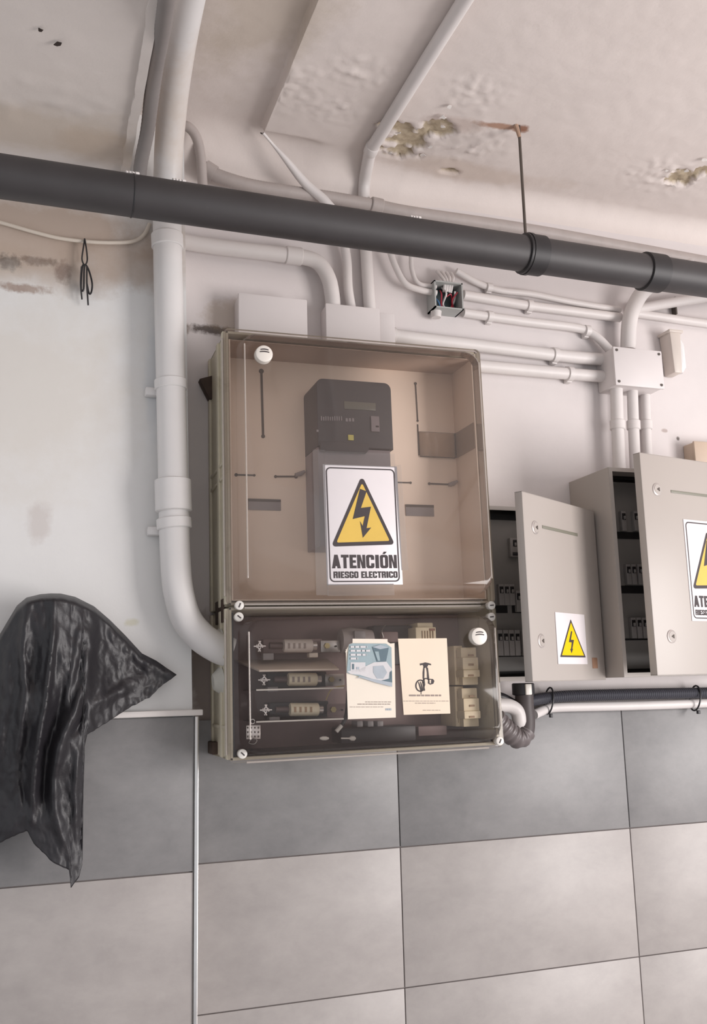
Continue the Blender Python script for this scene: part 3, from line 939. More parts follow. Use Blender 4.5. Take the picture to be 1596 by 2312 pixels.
# rims and ribs on the side that shows
for z0, z1, tr in ((JN + .004, HT - .002, up), (.002, JN - .004, low)):
    for s in (-1, 1):
        lbox((s * (HW + .004) - .004, -.197, z0), (s * (HW + .004) + .004, -.182, z1), .002, 'rim', BASE, tr)
        lbox((s * (HW + .002) - .003, -.125, z0), (s * (HW + .002) + .003, -.105, z1), .002, 'rib', BASE, tr)
        lbox((s * (HW + .002) - .003, -.02, z0), (s * (HW + .002) + .003, -.002, z1), .002, 'rib', BASE, tr)
for z in (.603, .572, .20, .06):
    lbox((-HW - .004, -.18, z), (-HW + .002, -.02, z + .006), .001, 'cross_rib', BASE, up if z > JN else low)
for z, h in ((.245, .05), (.165, .06)):           # knock-outs bulging from the lower left side
    MB().cyl((-HW + .001, -.11, z - .01), (-HW - .018, -.11, z - .012), .032, 18, .016).build('knockout', mat('pale grout blob', (190, 188, 180), .6, var=.08), low, local=True)
MB().hexa([(-HW - .006, -.03, HT - .10), (-HW + .002, -.03, HT - .10), (-HW + .002, -.004, HT - .10), (-HW - .006, -.004, HT - .10),
           (-HW - .028, -.03, HT - .055), (-HW + .002, -.03, HT - .045), (-HW + .002, -.004, HT - .045), (-HW - .028, -.004, HT - .055)], .001).build('mounting_ear', RUST, up, local=True)
lbox((-HW - .012, -.06, .004), (-HW + .002, -.004, .03), .003, 'mounting_ear', RUST, low)
lbox((-HW - .003, -.15, JN - .028), (-HW + .001, -.06, JN + .02), .001, 'side_notch', RUST, up)

def cover(z0, z1, it, ib, name, m):
    """thin clear lid: flange on the rim, drafted walls, flat rounded front, corners cut away at the screws"""
    def loop(inx, zz0, zz1, y, r, n=5):
        return [Vector((x, y, z)) for x, z in rrect(2 * (HW - inx), zz1 - zz0, r, n, -(HW - inx), zz0)]
    L = [loop(-.006, z0, z1, -.197, .012), loop(-.006, z0, z1, -.205, .012), loop(.012, z0 + ib * .55, z1 - it * .5, -.206, .03),
         loop(.017, z0 + ib * .8, z1 - it * .8, -.212, .032), loop(.022, z0 + ib * .95, z1 - it * .95, -.252, .032), loop(.028, z0 + ib + .006, z1 - it - .006, -.260, .028)]
    n = len(L[0])
    b = MB()
    vs = [v for l in L for v in l]
    fs = [[k * n + i, k * n + (i + 1) % n, (k + 1) * n + (i + 1) % n, (k + 1) * n + i] for k in range(len(L) - 1) for i in range(n)]
    fs.append([(len(L) - 1) * n + i for i in range(n)])
    b.add(vs, fs)
    o = b.build(name, m, cabinet, angle=50, local=True)
    return o
def highlight_bead(par, pts, r=.0016):  # pale tube that imitates the highlight along a lid edge
    MB().tube(pts, r, 8).build('edge_highlight', EDGE_HILITE, par, local=True)
cu = cover(JN + .001, HT + .002, .028, .022, 'upper_cover', COVER)
cl = cover(-.004, JN - .001, .030, .020, 'lower_cover', COVER2)
for par, z0, z1 in ((cu, JN + .050, HT - .050), (cl, .042, JN - .055)):
    for sx in (-1, 1):
        highlight_bead(par, [(sx * (HW - .0265), -.2595, z0), (sx * (HW - .0265), -.2595, z1)])
    highlight_bead(par, [(-HW - .0085, -.2005, z0 - .03), (-HW - .0085, -.2005, z1 + .03)], .0022)
    highlight_bead(par, [(-HW + .03, -.2045, (z0 - .046 if par == cl else JN + .003)), (HW - .03, -.2045, (z0 - .046 if par == cl else JN + .003))], .0022)
highlight_bead(cl, [(-HW + .03, -.2045, JN - .004), (HW - .03, -.2045, JN - .004)], .0022)
SCR = [(cu, 540, 1367, .4), (cu, 1108, 1367, 1.5), (cl, 539, 1393, -.9), (cl, 1108, 1393, 1.5), (cl, 547, 1702, -.8), (cl, 1127, 1673, .5)]
for par, px, py, an in SCR:
    p = cab(px, py, -.212)
    b = MB().tube([p + Vector((0, .012, 0)), p + Vector((0, -.001, 0)), p + Vector((0, -.004, 0)), p + Vector((0, -.005, 0))], lambda i: (.0085, .0095, .009, .0075)[i], 18)
    s = b.build('screw', SCREWW, par, local=True)
    R = Matrix.Translation(p + Vector((0, -.0052, 0))) @ Matrix.Rotation(an, 4, 'Y')
    lbox((-.0012, -.0006, -.0045), (.0012, .001, .0045), 0, 'screw_slot', INK, par, R)
for par, px, py in ((cu, 595, 801), (cl, 1079, 1437)):
    p = cab(px, py, -.266)
    b = MB().tube([p + Vector((0, .010, 0)), p + Vector((0, -.003, 0)), p + Vector((0, -.0075, 0)), p + Vector((0, -.009, 0))], lambda i: (.0185, .0185, .0175, .0145)[i], 30)
    b.build('vent_plug', CAPW, par, local=True)
    for dz, w in ((.0075, .0085), (.0025, .0100)):
        pl = [(x * w, .0012 + dz + .0016 * (1 - x * x)) for x in (-1, -.5, 0, .5, 1)] + [(x * w, dz - .0008 + .0010 * (1 - x * x)) for x in (1, .5, 0, -.5, -1)]
        MB().prism(pl, Matrix.Translation(p + Vector((0, -.0095, 0))), .001).build('vent_slit', INK, par, local=True)

# inside the upper module
pz0, pz1 = JN + .012, HT - .016
plate = lbox((-HW + .010, -.080, pz0), (HW - .010, -.074, pz1), .001, 'mounting_plate', PLATE, cabinet)
for s in (-1, 1):                                 # beige side linings
    lbox((s * (HW - .009) - .0015, -.190, pz0), (s * (HW - .009) + .0015, -.074, pz1), .0005, 'side_lining', PLATE, cabinet)
lbox((-HW + .010, -.188, pz1 - .002), (HW - .010, -.074, pz1), .0005, 'top_lining', mat('brown top lining', (186, 164, 148), .6, var=.04), cabinet)
lbox((-HW + .010, -.190, pz0), (HW - .010, -.074, pz0 + .002), .0005, 'bottom_lining', PLATE, cabinet)
def slot(p, q, w, m=DARKSLOT, dots=True, name='keyhole_slot'):
    a, b = cab(*p, -.081), cab(*q, -.081)
    a.y = b.y = -.0805
    bb = MB()
    d = (b - a)
    nrm = Vector((-d.z, 0, d.x)).normalized() * w
    bb.add([a - nrm, a + nrm, b + nrm, b - nrm] + [v + Vector((0, -.0008, 0)) for v in (a - nrm, a + nrm, b + nrm, b - nrm)], [[0, 1, 2, 3], [4, 5, 6, 7], [0, 1, 5, 4], [1, 2, 6, 5], [2, 3, 7, 6], [3, 0, 4, 7]])
    for e_, r in ((a, w * 2.2), (b, w * 1.7)):
        if dots:
            bb.cyl(e_ + Vector((0, .0002, 0)), e_ + Vector((0, -.001, 0)), r, 12)
    return bb.build(name, m, plate, local=True)
slot((590, 838), (594, 985), .0026)
slot((938, 866), (943, 950), .0016)
slot((943, 958), (946, 1028), .0016, dots=False)
slot((533, 1072), (574, 1073), .0017)
slot((668, 1076), (622, 1076), .0020)
slot((890, 1089), (927, 1090), .0017)
slot((1018, 1094), (969, 1092), .0020)
for (p, q) in (((560, 1126), (634, 1153)), ((915, 1139), (980, 1166))):
    a, b = cab(*p, -.081), cab(*q, -.081)
    lbox((a.x, -.0825, b.z), (b.x, -.079, a.z), .0005, 'window_insert', GREYWIN, plate)
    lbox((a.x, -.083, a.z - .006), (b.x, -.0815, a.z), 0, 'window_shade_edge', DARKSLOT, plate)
for px, py in ((678, 1070), (1023, 1092)):
    p = cab(px, py, -.085)
    MB().tube([p + Vector((-.012, 0, -.003)), p, p + Vector((.010, -.004, .006))], lambda i: (.004, .0055, .003)[i], 8).build('hook', GREYWIN, plate, local=True)
a, b = cab(946, 974, -.084), cab(1028, 1034, -.084)
fl = lbox((a.x, -.0845, b.z), (b.x, -.0815, a.z), .0004, 'label_pocket', FILM, plate)
lbox((a.x, -.0855, b.z - .0012), (b.x, -.083, b.z + .0008), 0, 'pocket_edge', DARKSLOT, fl)
lbox((b.x + .001, -.0855, b.z), (b.x + .0038, -.083, a.z), 0, 'pocket_edge', INK, fl)
lbox((HW - .0125, -.185, b.z - .001), (HW - .0108, -.090, a.z - .001), .0004, 'side_pocket', mat('tan pocket', (150, 134, 118), .5, var=.03), cabinet)

# the meter
mp0, mp1 = cab(714, 856, -.185), cab(889, 1010, -.185)
pw = mp1.x - mp0.x
MM = CM @ Matrix.Translation((mp0.x, -.081, 0))
mz1 = (cab(790, 858, -.185)).z
mz0 = cab(790, 1010, -.185).z
mzb = cab(790, 1235, -.17).z
meter = empty('electric_meter', CM @ Matrix.Translation((mp0.x + pw / 2, -.081, mzb)), 'dark grey electricity meter behind the upper smoked cover', 'meter')
ML = Matrix.Translation((-pw / 2, 0, -mzb))
def mprism(poly, y0, y1, name, m, parent, bev=.004):
    bm = bmesh.new()
    f = bm.faces.new([bm.verts.new(ML @ Vector((x, y0, z))) for x, z in poly])
    r = bmesh.ops.extrude_face_region(bm, geom=[f])
    for v in r['geom']:
        if isinstance(v, bmesh.types.BMVert):
            v.co.y = y1
    bmesh.ops.recalc_face_normals(bm, faces=list(bm.faces))
    fr = [ed for ed in bm.edges if all(abs(v.co.y - y1) < 1e-6 for v in ed.verts)]
    if bev:
        bmesh.ops.bevel(bm, geom=fr, offset=bev, segments=2, profile=.5, affect='EDGES')
    bm.verts.index_update()
    b = MB().add([v.co.copy() for v in bm.verts], [[v.index for v in q.verts] for q in bm.faces])
    bm.free()
    return b.build(name, m, parent, local=True)
r = .016
outl = [(0, mz0), (pw, mz0)] + [(pw - r + r * math.cos(a), mz1 - r + r * math.sin(a)) for a in [i * math.pi / 12 for i in range(7)]] + \
       [(r + r * math.cos(a), mz1 - r + r * math.sin(a)) for a in [math.pi / 2 + i * math.pi / 12 for i in range(7)]]
body = mprism(outl, 0, -.104, 'case', METER, meter)
def mrect(px0, py0, px1, py1, y, th, name, m, parent):
    a, b = cab(px0, py0, -.081 + y), cab(px1, py1, -.081 + y)
    q = lambda v: ML @ Vector((v.x - mp0.x, 0, v.z))
    a, b = q(a), q(b)
    return MB().box((a.x, y - th, b.z), (b.x, y, a.z), .0008).build(name, m, parent, local=True)
mrect(776, 906, 848, 928, -.104, .002, 'display', LCD, body)
mrect(836, 940, 856, 976, -.104, .004, 'port', METERL, body)
mrect(848, 961, 855, 965, -.108, .001, 'port_mark', INK, body)
mrect(785, 982, 798, 995, -.104, .003, 'tag', YELLOWT, body)
for x in [724 + i * 5 for i in range(10)]:
    mrect(x, 940 + random.uniform(-1, 1), x + 3.2, 950, -.104, .0008, 'faint_print', PRINTG, body)
for x in (780, 787, 794):
    mrect(x, 944, x + 5.4, 952, -.104, .0008, 'faint_print', PRINTG, body)
mrect(714, 970, 719, 976, -.104, .002, 'seal_screw', PRINTG, body)
lwr = mprism([(0, mzb), (pw - .006, mzb), (pw - .006, mz0 - .001), (0, mz0 - .001)], 0, -.098, 'terminal_cover', METERL, meter, .003)
mprism([(.004, mz0 - .012), (pw * .62, mz0 - .012), (pw * .66, mz0 - .004), (pw * .66, mz0 + .01), (.004, mz0 + .01)], -.098, -.107, 'case_skirt', METER, meter, .002)

# ------------------------------------------------------------------ warning signs
def sign_parts(root, w, h, full, ymat, poly, tri, border=None, texts=()):
    """flat print on a plate: local x right, z up, -y towards the viewer; root sits at the lower left corner"""
    I = Matrix.Identity(4)
    T = lambda y: Matrix.Translation((0, y, 0))
    if border:
        o_, i_ = border
        MB().ring(o_, i_, T(-.0016), .0006).build('border_line', INK, root, local=True)
    to, ti = tri
    MB().ring(to, ti, T(-.0016), .0006).build('triangle_outline', INK, root, local=True)
    MB().prism(ti, T(-.0014), .0004).build('triangle_field', ymat, root, local=True)
    MB().prism(poly, T(-.0018), .0006).build('lightning_arrow', INK, root, local=True)
    for t, x, z, ww, hh, bold in texts:
        block_word('lettering', t, x, z, ww, hh, I, -.0015, INK, root)

def rtri(ax, az, bx, bz, cx, cz, r, seg=4):
    """rounded triangle"""
    P = [Vector((ax, az)), Vector((bx, bz)), Vector((cx, cz))]
    out = []
    for i in range(3):
        p, q, s = P[i - 1], P[i], P[(i + 1) % 3]
        u, v = (p - q).normalized(), (s - q).normalized()
        half = u.angle(v) / 2
        d = r / math.tan(half)
        c = q + (u + v).normalized() * (r / math.sin(half))
        a0, a1 = q + u * d - c, q + v * d - c
        ang = a0.angle(a1)
        sg = 1 if a0.x * a1.y - a0.y * a1.x > 0 else -1
        for k in range(seg + 1):
            t = sg * ang * k / seg
            out.append((c.x + a0.x * math.cos(t) - a0.y * math.sin(t), c.y + a0.x * math.sin(t) + a0.y * math.cos(t)))
    return out

BOLT = [(397, 303), (452, 325), (408, 463), (490, 455), (457, 632), (495, 628), (428, 710), (402, 572), (425, 612), (441, 532), (343, 553)]
def un(x, y):
    """photo crop of the big sign -> 0..1 across, 0..1 up"""
    v = (y - 92 - .045 * (x - 90)) / 985
    u = (x - 90 - 60 * v) / 614
    return u, 1 - v
def big_sign(name, M, w, h, label, ink_soft=False):
    b = MB().box((0, -.001, 0), (w, 0, h), .0003)
    s = b.build(name, SIGNW)
    s.matrix_basis = M
    tag(s, label, 'sign')
    pl = [(un(x, y)[0] * w, un(x, y)[1] * h) for x, y in BOLT]
    A, B, C_ = un(411, 190), un(693, 775), un(175, 772)
    to = rtri(A[0] * w, A[1] * h, B[0] * w, B[1] * h, C_[0] * w, C_[1] * h, .0055)
    cx, cz = sum(p[0] for p in (A, B, C_)) / 3 * w, sum(p[1] for p in (A, B, C_)) / 3 * h
    k = .84
    ti = rtri(*(cx + (A[0] * w - cx) * k, cz + (A[1] * h - cz) * k, cx + (B[0] * w - cx) * k, cz + (B[1] * h - cz) * k, cx + (C_[0] * w - cx) * k, cz + (C_[1] * h - cz) * k), .0025)
    m = .024 * h
    bo = rrect(w - 2 * m, h - 2 * m, .010, 5, m, m)
    bi = rrect(w - 2 * m - .005, h - 2 * m - .005, .0078, 5, m + .0025, m + .0025)
    tx = []
    for t, x0, y0, x1, y1, bold in (('ATENCI\u00d3N', 188, 836, 714, 945, .045), ('RIESGO ELECTRICO', 200, 971, 719, 1024, .035)):
        u0, u1 = un(x0, y1)[0], un(x1, y1)[0]
        v0, v1 = un(450, y1 + 14)[1], un(450, y0 + 14)[1]
        tx.append((t, u0 * w, v0 * h, (u1 - u0) * w, (v1 - v0) * h, bold))
    sign_parts(s, w, h, True, SIGNY, pl, (to, ti), (bo, bi), tx)
    return s
a, b, c, d = (cab(x, y, -.2625) for x, y in ((726, 1046), (896, 1055), (910, 1320), (741, 1321)))
sw = ((b - a).length + (c - d).length) / 2
sh = ((a - d).length + (b - c).length) / 2
ang = math.atan2((b.z - a.z) + (c.z - d.z), (b.x - a.x) + (c.x - d.x))
lean = math.atan2((d.x - a.x) + (c.x - b.x), (a.z - d.z) + (b.z - c.z))
cen = (a + b + c + d) / 4
rot = (ang + lean * 1.0) / 2
SM = CM @ Matrix.Translation((cen.x, -.2612, cen.z)) @ Matrix.Rotation(-rot, 4, 'Y') @ Matrix.Translation((-sw / 2, 0, -sh / 2))
bs = big_sign('warning_sign', SM, sw, sh, 'large ATENCIÓN RIESGO ELECTRICO sign taped to the upper clear cover')
# clear tape around it
def tape(x0, z0, x1, z1, y=-.0004, rz=0):
    M = Matrix.Translation(((x0 + x1) / 2, y, (z0 + z1) / 2)) @ Matrix.Rotation(rz, 4, 'Y')
    b = MB()
    n = 14
    hx, hz = abs(x1 - x0) / 2, abs(z1 - z0) / 2
    vs, fs = [], []
    for j in range(n + 1):
        for i in range(4):
            x, z = -hx + 2 * hx * i / 3, -hz + 2 * hz * j / n
            vs.append(M @ Vector((x, -.0010 - .0004 * abs(noise.noise(Vector((x * 60, z * 40, y * 1000)))), z)))
    fs = [[j * 4 + i, j * 4 + i + 1, (j + 1) * 4 + i + 1, (j + 1) * 4 + i] for j in range(n) for i in range(3)]
    o = b.add(vs, fs).build('tape_strip', TAPE, bs, local=True)
    return o
tape(-.022, -.020, .004, sh + .03, 0, .01)
tape(sw - .004, .03, sw + .012, sh + .004, 0, -.02)
tape(.0, -.022, sw - .02, .002)
tape(.004, sh - .002, sw - .004, sh + .028)

# ------------------------------------------------------------------ inside the lower module
lbox((-HW + .008, -.034, .008), (HW - .008, -.030, JN - .010), .0005, 'back_panel', INTERIOR, cabinet)
lbox((-HW + .007, -.19, .010), (-HW + .010, -.03, JN - .012), .0005, 'side_panel', DARK, cabinet)
lbox((-HW + .010, -.185, .0075), (HW - .010, -.03, .0105), .0005, 'floor_lining', DARK, cabinet)
def dev(name, px, py, Y, label, cat, group=None):
    p = at(px, py, Y)
    return empty(name, p, label, cat, group), p
def wbox(e, px0, py0, px1, py1, Y, th, name, m, bev=.001):
    a, b = at(px0, py0, Y), at(px1, py1, Y)
    return MB().box((a.x, Y, b.z), (b.x, Y + th, a.z), bev).build(name, m, e)
names = ['topmost of three fuse holders in the lower module, above the wide divider', 'middle of three fuse holders, between the wide and the thin divider', 'lowest of three fuse holders, with the brown marked fuse body']
for i, (yc, x0) in enumerate(((1458, 568), (1534, 578), (1602, 582))):
    Y = -.10
    e, p = dev('fuse_holder', x0 + 80, yc, -.06, names[i], 'fuse holder', 'fuse holders in the lower module')
    wbox(e, x0 + 26, yc - 15, x0 + 160, yc + 16, -.085, .05, 'base', DARK if i else INTERIOR, .002)
    # sprung tin clip at the left, fuse body, end contacts, right terminal with bolt
    c = at(x0 + 18, yc + 1, -.13)
    b = MB()
    for k in range(6):
        a_ = k * 1.05
        b.box((-.0085, -.004, -.0014), (.0085, .004, .0014), .0004, Matrix.Translation(c + Vector((.004 * math.cos(a_), .004 * k * .3, .0045 * math.sin(a_)))) @ Matrix.Rotation(a_, 4, 'Y'))
    b.build('spring_clip', CLIP, e)
    l_, r_ = at(x0 + 40, yc, -.115), at(x0 + 78, yc, -.115)
    MB().cyl(l_, r_, .0072, 14).build('end_contact', mat('dark copper contact', (96, 80, 78), .4, .4), e)
    l_, r_ = at(x0 + 72, yc, -.125), at(x0 + 136, yc, -.125)
    ax = (r_ - l_).normalized()
    MB().tube([l_, l_ + ax * .002, r_ - ax * .002, r_], lambda k: .0125 if k in (0, 3) else .0138, 20).build('fuse_body', CERAM if i != 0 else mat('grey ceramic fuse body', (206, 194, 186), .5), e)
    for k in range(4):
        q0, q1 = at(x0 + 82 + k * 12, yc - 6, -.1395), at(x0 + 87 + k * 12, yc + 6, -.1395)
        MB().box((q0.x, -.1395, q1.z), (q1.x, -.137, q0.z)).build('fuse_mark', BEIGED if i == 2 else TEXTG, e)
    MB().tube([r_, r_ + ax * .010], .0085, 14).build('end_contact', CLIP, e)
    wbox(e, x0 + 156, yc - 12, x0 + 200, yc + 14, -.10, .004, 'terminal_plate', STEEL if i != 2 else INTERIOR)
    q = at(x0 + 170, yc, -.106)
    MB().tube([q + Vector((0, .006, 0)), q, q + Vector((0, -.004, 0))], lambda k: .0065, 6).build('terminal_bolt', BRASS, e)
    q = at(x0 + 191, yc + 1, -.103)
    MB().cyl(q, q + Vector((0, .003, 0)), .002, 8).build('bolt_hole', BLACK, e)
    wbox(e, x0 + 26, yc + 17, x0 + 50, yc + 32 if i == 0 else yc + 27, -.11, .02, 'foot', GREYWIN)
    if i == 0:
        wbox(e, x0 + 130, yc + 16, x0 + 150, yc + 26, -.11, .02, 'foot', SHELF)
# dividers between the fuse ways
a, b = at(572, 1514, -.17), at(776, 1516, -.17)
dv = empty('fuse_divider', (a + b) / 2, 'wide beige divider tray under the topmost fuse', 'divider', 'dividers between fuses')
MB().hexa([(a.x + .012, -.17, a.z - .003), (b.x - .010, -.17, a.z - .003), (b.x + .004, -.036, a.z + .022), (a.x - .012, -.036, a.z + .022),
           (a.x + .012, -.17, a.z + .001), (b.x - .010, -.17, a.z + .001), (b.x + .004, -.036, a.z + .026), (a.x - .012, -.036, a.z + .026)], .0008).build('tray', SHELF, dv)
for y, lb in ((1558, 'thin clear divider between the middle and the lowest fuse'), (1630, 'thin clear divider under the lowest fuse')):
    a, b = at(578, y, -.165), at(776, y, -.165)
    dv = empty('fuse_divider', (a + b) / 2, lb, 'divider', 'dividers between fuses')
    MB().box((a.x, -.165, a.z - .001), (b.x, -.036, a.z + .001), .0003).build('sheet', FILM, dv)
    MB().box((a.x, -.1665, a.z - .0016), (b.x, -.165, a.z + .0016), .0003).build('bright_edge', CAPW, dv)
# small metal rating label, seal ring, clips, loose cable
e, p = dev('rating_label', 572, 1668, -.15, 'small silver checkered label plate at the lower left of the fuse module', 'label plate')
wbox(e, 556, 1638, 588, 1668, -.150, .002, 'plate', CLIP, .0004)
for k in range(4):
    for j in range(3):
        wbox(e, 558 + k * 8, 1641 + j * 10, 561 + k * 8, 1645 + j * 10, -.1506, .0008, 'print_mark', DARKSLOT, 0)
c = at(570, 1629, -.151)
MB().tube([c + Vector((.0045 * math.cos(t), 0, .0045 * math.sin(t))) for t in [i / 12 * 6.2832 for i in range(13)]], .0013, 6, cap=False).build('eyelet', CLIP, e)
MB().tube(spline([at(566, 1670, -.15), at(562, 1678, -.152), at(574, 1680, -.155), at(580, 1672, -.155), at(572, 1668, -.152)], 5), .0014, 6).build('seal_wire', STEEL, e)
e, p = dev('loose_cable_end', 760, 1645, -.14, 'black cable end with a white tip hanging beside the leaflets', 'cable')
MB().tube(spline([at(786, 1560, -.11), at(784, 1600, -.13), at(778, 1625, -.14), at(770, 1640, -.14)], 6), .0042, 9).build('sheath', DARK, e)
MB().cyl(at(771, 1638, -.14), at(759, 1652, -.14), .0045, 10).build('white_tip', CAPW, e)
MB().tube(spline([at(736, 1580, -.11), at(744, 1562, -.13), at(756, 1552, -.14), at(778, 1548, -.14)], 6), .0012, 6).build('thin_wire', WIREY, e)
for x0, x1, lb in ((722, 742, 'small white plastic clip lying at the bottom of the fuse module'), (770, 803, 'white key shaped clip lying at the bottom below the leaflets')):
    e, p = dev('plastic_clip', x0, 1668, -.17, lb, 'clip')
    q0, q1 = at(x0, 1667, -.17), at(x1, 1667, -.17)
    if x1 - x0 < 25:
        MB().tube([q0, q0.lerp(q1, .3), q0.lerp(q1, .7), q1], lambda i: (.002, .0042, .0042, .002)[i], 8).build('clip_body', CAPW, e)
    else:
        MB().tube([q0, q0.lerp(q1, .55)], .0016, 8).build('stem', CAPW, e)
        MB().tube([q0.lerp(q1, .55), q0.lerp(q1, .7), q0.lerp(q1, .9), q1], lambda i: (.002, .0052, .005, .002)[i], 8).build('bow', CAPW, e)
# terminal blocks at the right, ridged block on top, dark bus bar, grey parts behind the leaflets
def tblock(x0, y0, x1, y1, label, flip=0):
    e, p = dev('terminal_block', (x0 + x1) / 2, y1, -.12, label, 'terminal block', 'beige terminal blocks at the right')
    h = y1 - y0
    wbox(e, x0, y0, x0 + 24, y1, -.12, .085, 'side_body', BEIGE, .002)
    wbox(e, x0 + 16, y0 + 4, x1 - 8, y0 + h * .30, -.145, .10, 'top_step', BEIGE, .002)
    wbox(e, x0 + 20, y0 + h * .30, x1 - 3, y0 + h * .62, -.155, .11, 'mid_step', BEIGE, .002)
    wbox(e, x0 + 22, y0 + h * .62, x1, y0 + h * .80, -.16, .115, 'lower_step', BEIGE, .002)
    wbox(e, x0 + 20, y0 + h * .80, x1 - 4, y1, -.14, .10, 'foot', BEIGE, .002)
    for k in (.22, .46, .74):
        wbox(e, x0 + 34, y0 + h * k, x1 - 14, y0 + h * k + 4, -.162 if k > .5 else -.157, .004, 'shadow_slit', BEIGED, .0003)
    wbox(e, x0 + 6, y0 + 10, x0 + 9, y1 - 8, -.1215, .003, 'groove', BEIGED, 0)
    wbox(e, x0 + 14, y0 + 10, x0 + 16, y1 - 8, -.1215, .003, 'groove', BEIGED, 0)
tblock(1024, 1458, 1084, 1546, 'upper of the two stepped beige terminal blocks right of the leaflets')
tblock(1026, 1550, 1086, 1640, 'lower of the two stepped beige terminal blocks right of the leaflets')
e, p = dev('ridged_connector', 962, 1440, -.12, 'ridged beige connector rising above the tap leaflet', 'connector')
wbox(e, 938, 1416, 986, 1462, -.13, .09, 'body', BEIGE, .002)
wbox(e, 942, 1406, 978, 1420, -.11, .07, 'top', BEIGE, .002)
for k in range(5):
    wbox(e, 953 + k * 6, 1424, 956 + k * 6, 1460, -.132, .004, 'ridge', BEIGED, .0003)
wbox(e, 970, 1419, 982, 1424, -.132, .004, 'mark', mat('brown print', (150, 104, 84), .5), .0003)
e, p = dev('bus_bar', 865, 1655, -.09, 'black bus bar box along the bottom of the fuse module', 'bus bar')
wbox(e, 770, 1644, 940, 1672, -.11, .07, 'bar', DARK, .003)
wbox(e, 944, 1640, 1010, 1660, -.10, .06, 'end_block', INTERIOR, .003)
for x in (806, 830, 852):
    wbox(e, x, 1628, x + 14, 1642, -.10, .04, 'lug', GREYWIN, .002)
e, p = dev('grey_contactor', 800, 1440, -.10, 'pale grey round device peeking out left above the hand leaflet', 'device')
MB().tube([at(768, 1447, -.09), at(790, 1447, -.09), at(838, 1447, -.09)], lambda i: (.026, .030, .024)[i], 20).build('drum', mat('pale grey drum', (176, 166, 164), .5), e)
wbox(e, 800, 1424, 826, 1446, -.125, .03, 'block', GREYWIN, .002)
e, p = dev('dark_device', 885, 1430, -.08, 'black device behind the tops of the two leaflets', 'device')
wbox(e, 842, 1412, 934, 1500, -.085, .05, 'housing', DARK, .004)
wbox(e, 862, 1426, 900, 1450, -.10, .02, 'cap', INTERIOR, .003)
cbl = MB().tube(spline([at(866, 1440, -.12), at(862, 1424, -.12), at(870, 1412, -.10)], 5), .0014, 6).build('wire', STEEL, e)

# ------------------------------------------------------------------ leaflets on the lower cover
def leaflet(name, corners, m, label, Y=-.2625):
    """corners TL,TR,BR,BL in the photo, on the plane of the cover"""
    q = [at(x, y, Y) for x, y in corners]
    ctr = sum(q, Vector()) / 4
    e = empty(name, ctr, label, 'leaflet')
    b = MB()
    qq = [v + Vector((0, -.0014, 0)) for v in q]
    b.add(q + qq, [[0, 1, 2, 3], [4, 5, 6, 7], [0, 1, 5, 4], [1, 2, 6, 5], [2, 3, 7, 6], [3, 0, 4, 7]])
    b.build('paper', m, e)
    return e
def ppoly(e, pts, Y, name, m):
    q = [at(x, y, Y) for x, y in pts]
    n = len(q)
    b = MB().add(q + [v + Vector((0, .0006, 0)) for v in q], [list(range(n)), list(range(n, 2 * n))] + [[i, (i + 1) % n, n + (i + 1) % n, n + i] for i in range(n)])
    return b.build(name, m, e)
k1 = lambda x, y: (760 + x / 5.7, 1420 + y / 5.7)
K = lambda l: [k1(*p) for p in l]
L1 = leaflet('leaflet', [(780, 1466), (890, 1452), (893, 1620), (785, 1624)], PAPERB, 'leaflet with a teal photo of a hand under a bucket on the lower cover')
ppoly(L1, K([(205, 125), (655, 130), (655, 165), (725, 210), (725, 240), (110, 300), (160, 195), (205, 180)]), -.2645, 'top_flap', PAPERB)
PY = -.2662
ppoly(L1, K([(160, 200), (205, 185), (640, 190), (705, 240), (715, 680), (520, 665), (160, 575), (130, 560), (150, 300)]), PY, 'photo_field', TEAL)
ppoly(L1, K([(135, 545), (290, 520), (480, 430), (640, 420), (712, 520), (680, 560), (665, 640), (530, 680), (450, 640), (290, 590), (180, 580)]), PY - .0006, 'hand_shape', HANDP)
ppoly(L1, K([(470, 480), (600, 470), (650, 560), (600, 640), (520, 640), (470, 560)]), PY - .0011, 'hand_shade', HANDP2)
ppoly(L1, K([(540, 670), (690, 640), (690, 550), (712, 545), (715, 690)]), PY - .0011, 'dark_corner', TEALD)
ppoly(L1, K([(265, 640), (290, 610), (450, 640), (715, 690), (715, 745), (500, 690), (300, 625)]), PY - .0012, 'stream_shade', HANDP2)
ppoly(L1, K([(460, 230), (560, 205), (670, 240), (660, 300), (635, 420), (520, 420)]), PY - .0012, 'bucket_shape', TEALD)
ppoly(L1, K([(460, 232), (560, 205), (670, 240), (560, 262)]), PY - .0018, 'bucket_rim', HANDP2)
ppoly(L1, K([(490, 290), (540, 290), (560, 410), (530, 410)]), PY - .0018, 'bucket_glint', TEAL)
for y, x1 in ((232, 395), (282, 440), (334, 390), (382, 275)):
    x = 180
    while x < x1:
        wd = random.uniform(38, 80)
        ppoly(L1, K([(x, y - 14), (min(x + wd, x1), y - 14), (min(x + wd, x1), y + 12), (x, y + 12)]), PY - .0018, 'text_line', HANDP)
        x += wd + 14
ppoly(L1, K([(180, 430), (370, 430), (370, 550), (180, 550)]), PY - .0006, 'panel', HANDP)
ppoly(L1, K([(200, 450), (225, 450), (225, 520), (200, 520)]), PY - .0012, 'panel_mark', TEALD)
ppoly(L1, K([(255, 490), (290, 490), (290, 520), (255, 520)]), PY - .0012, 'panel_mark', HANDP2)
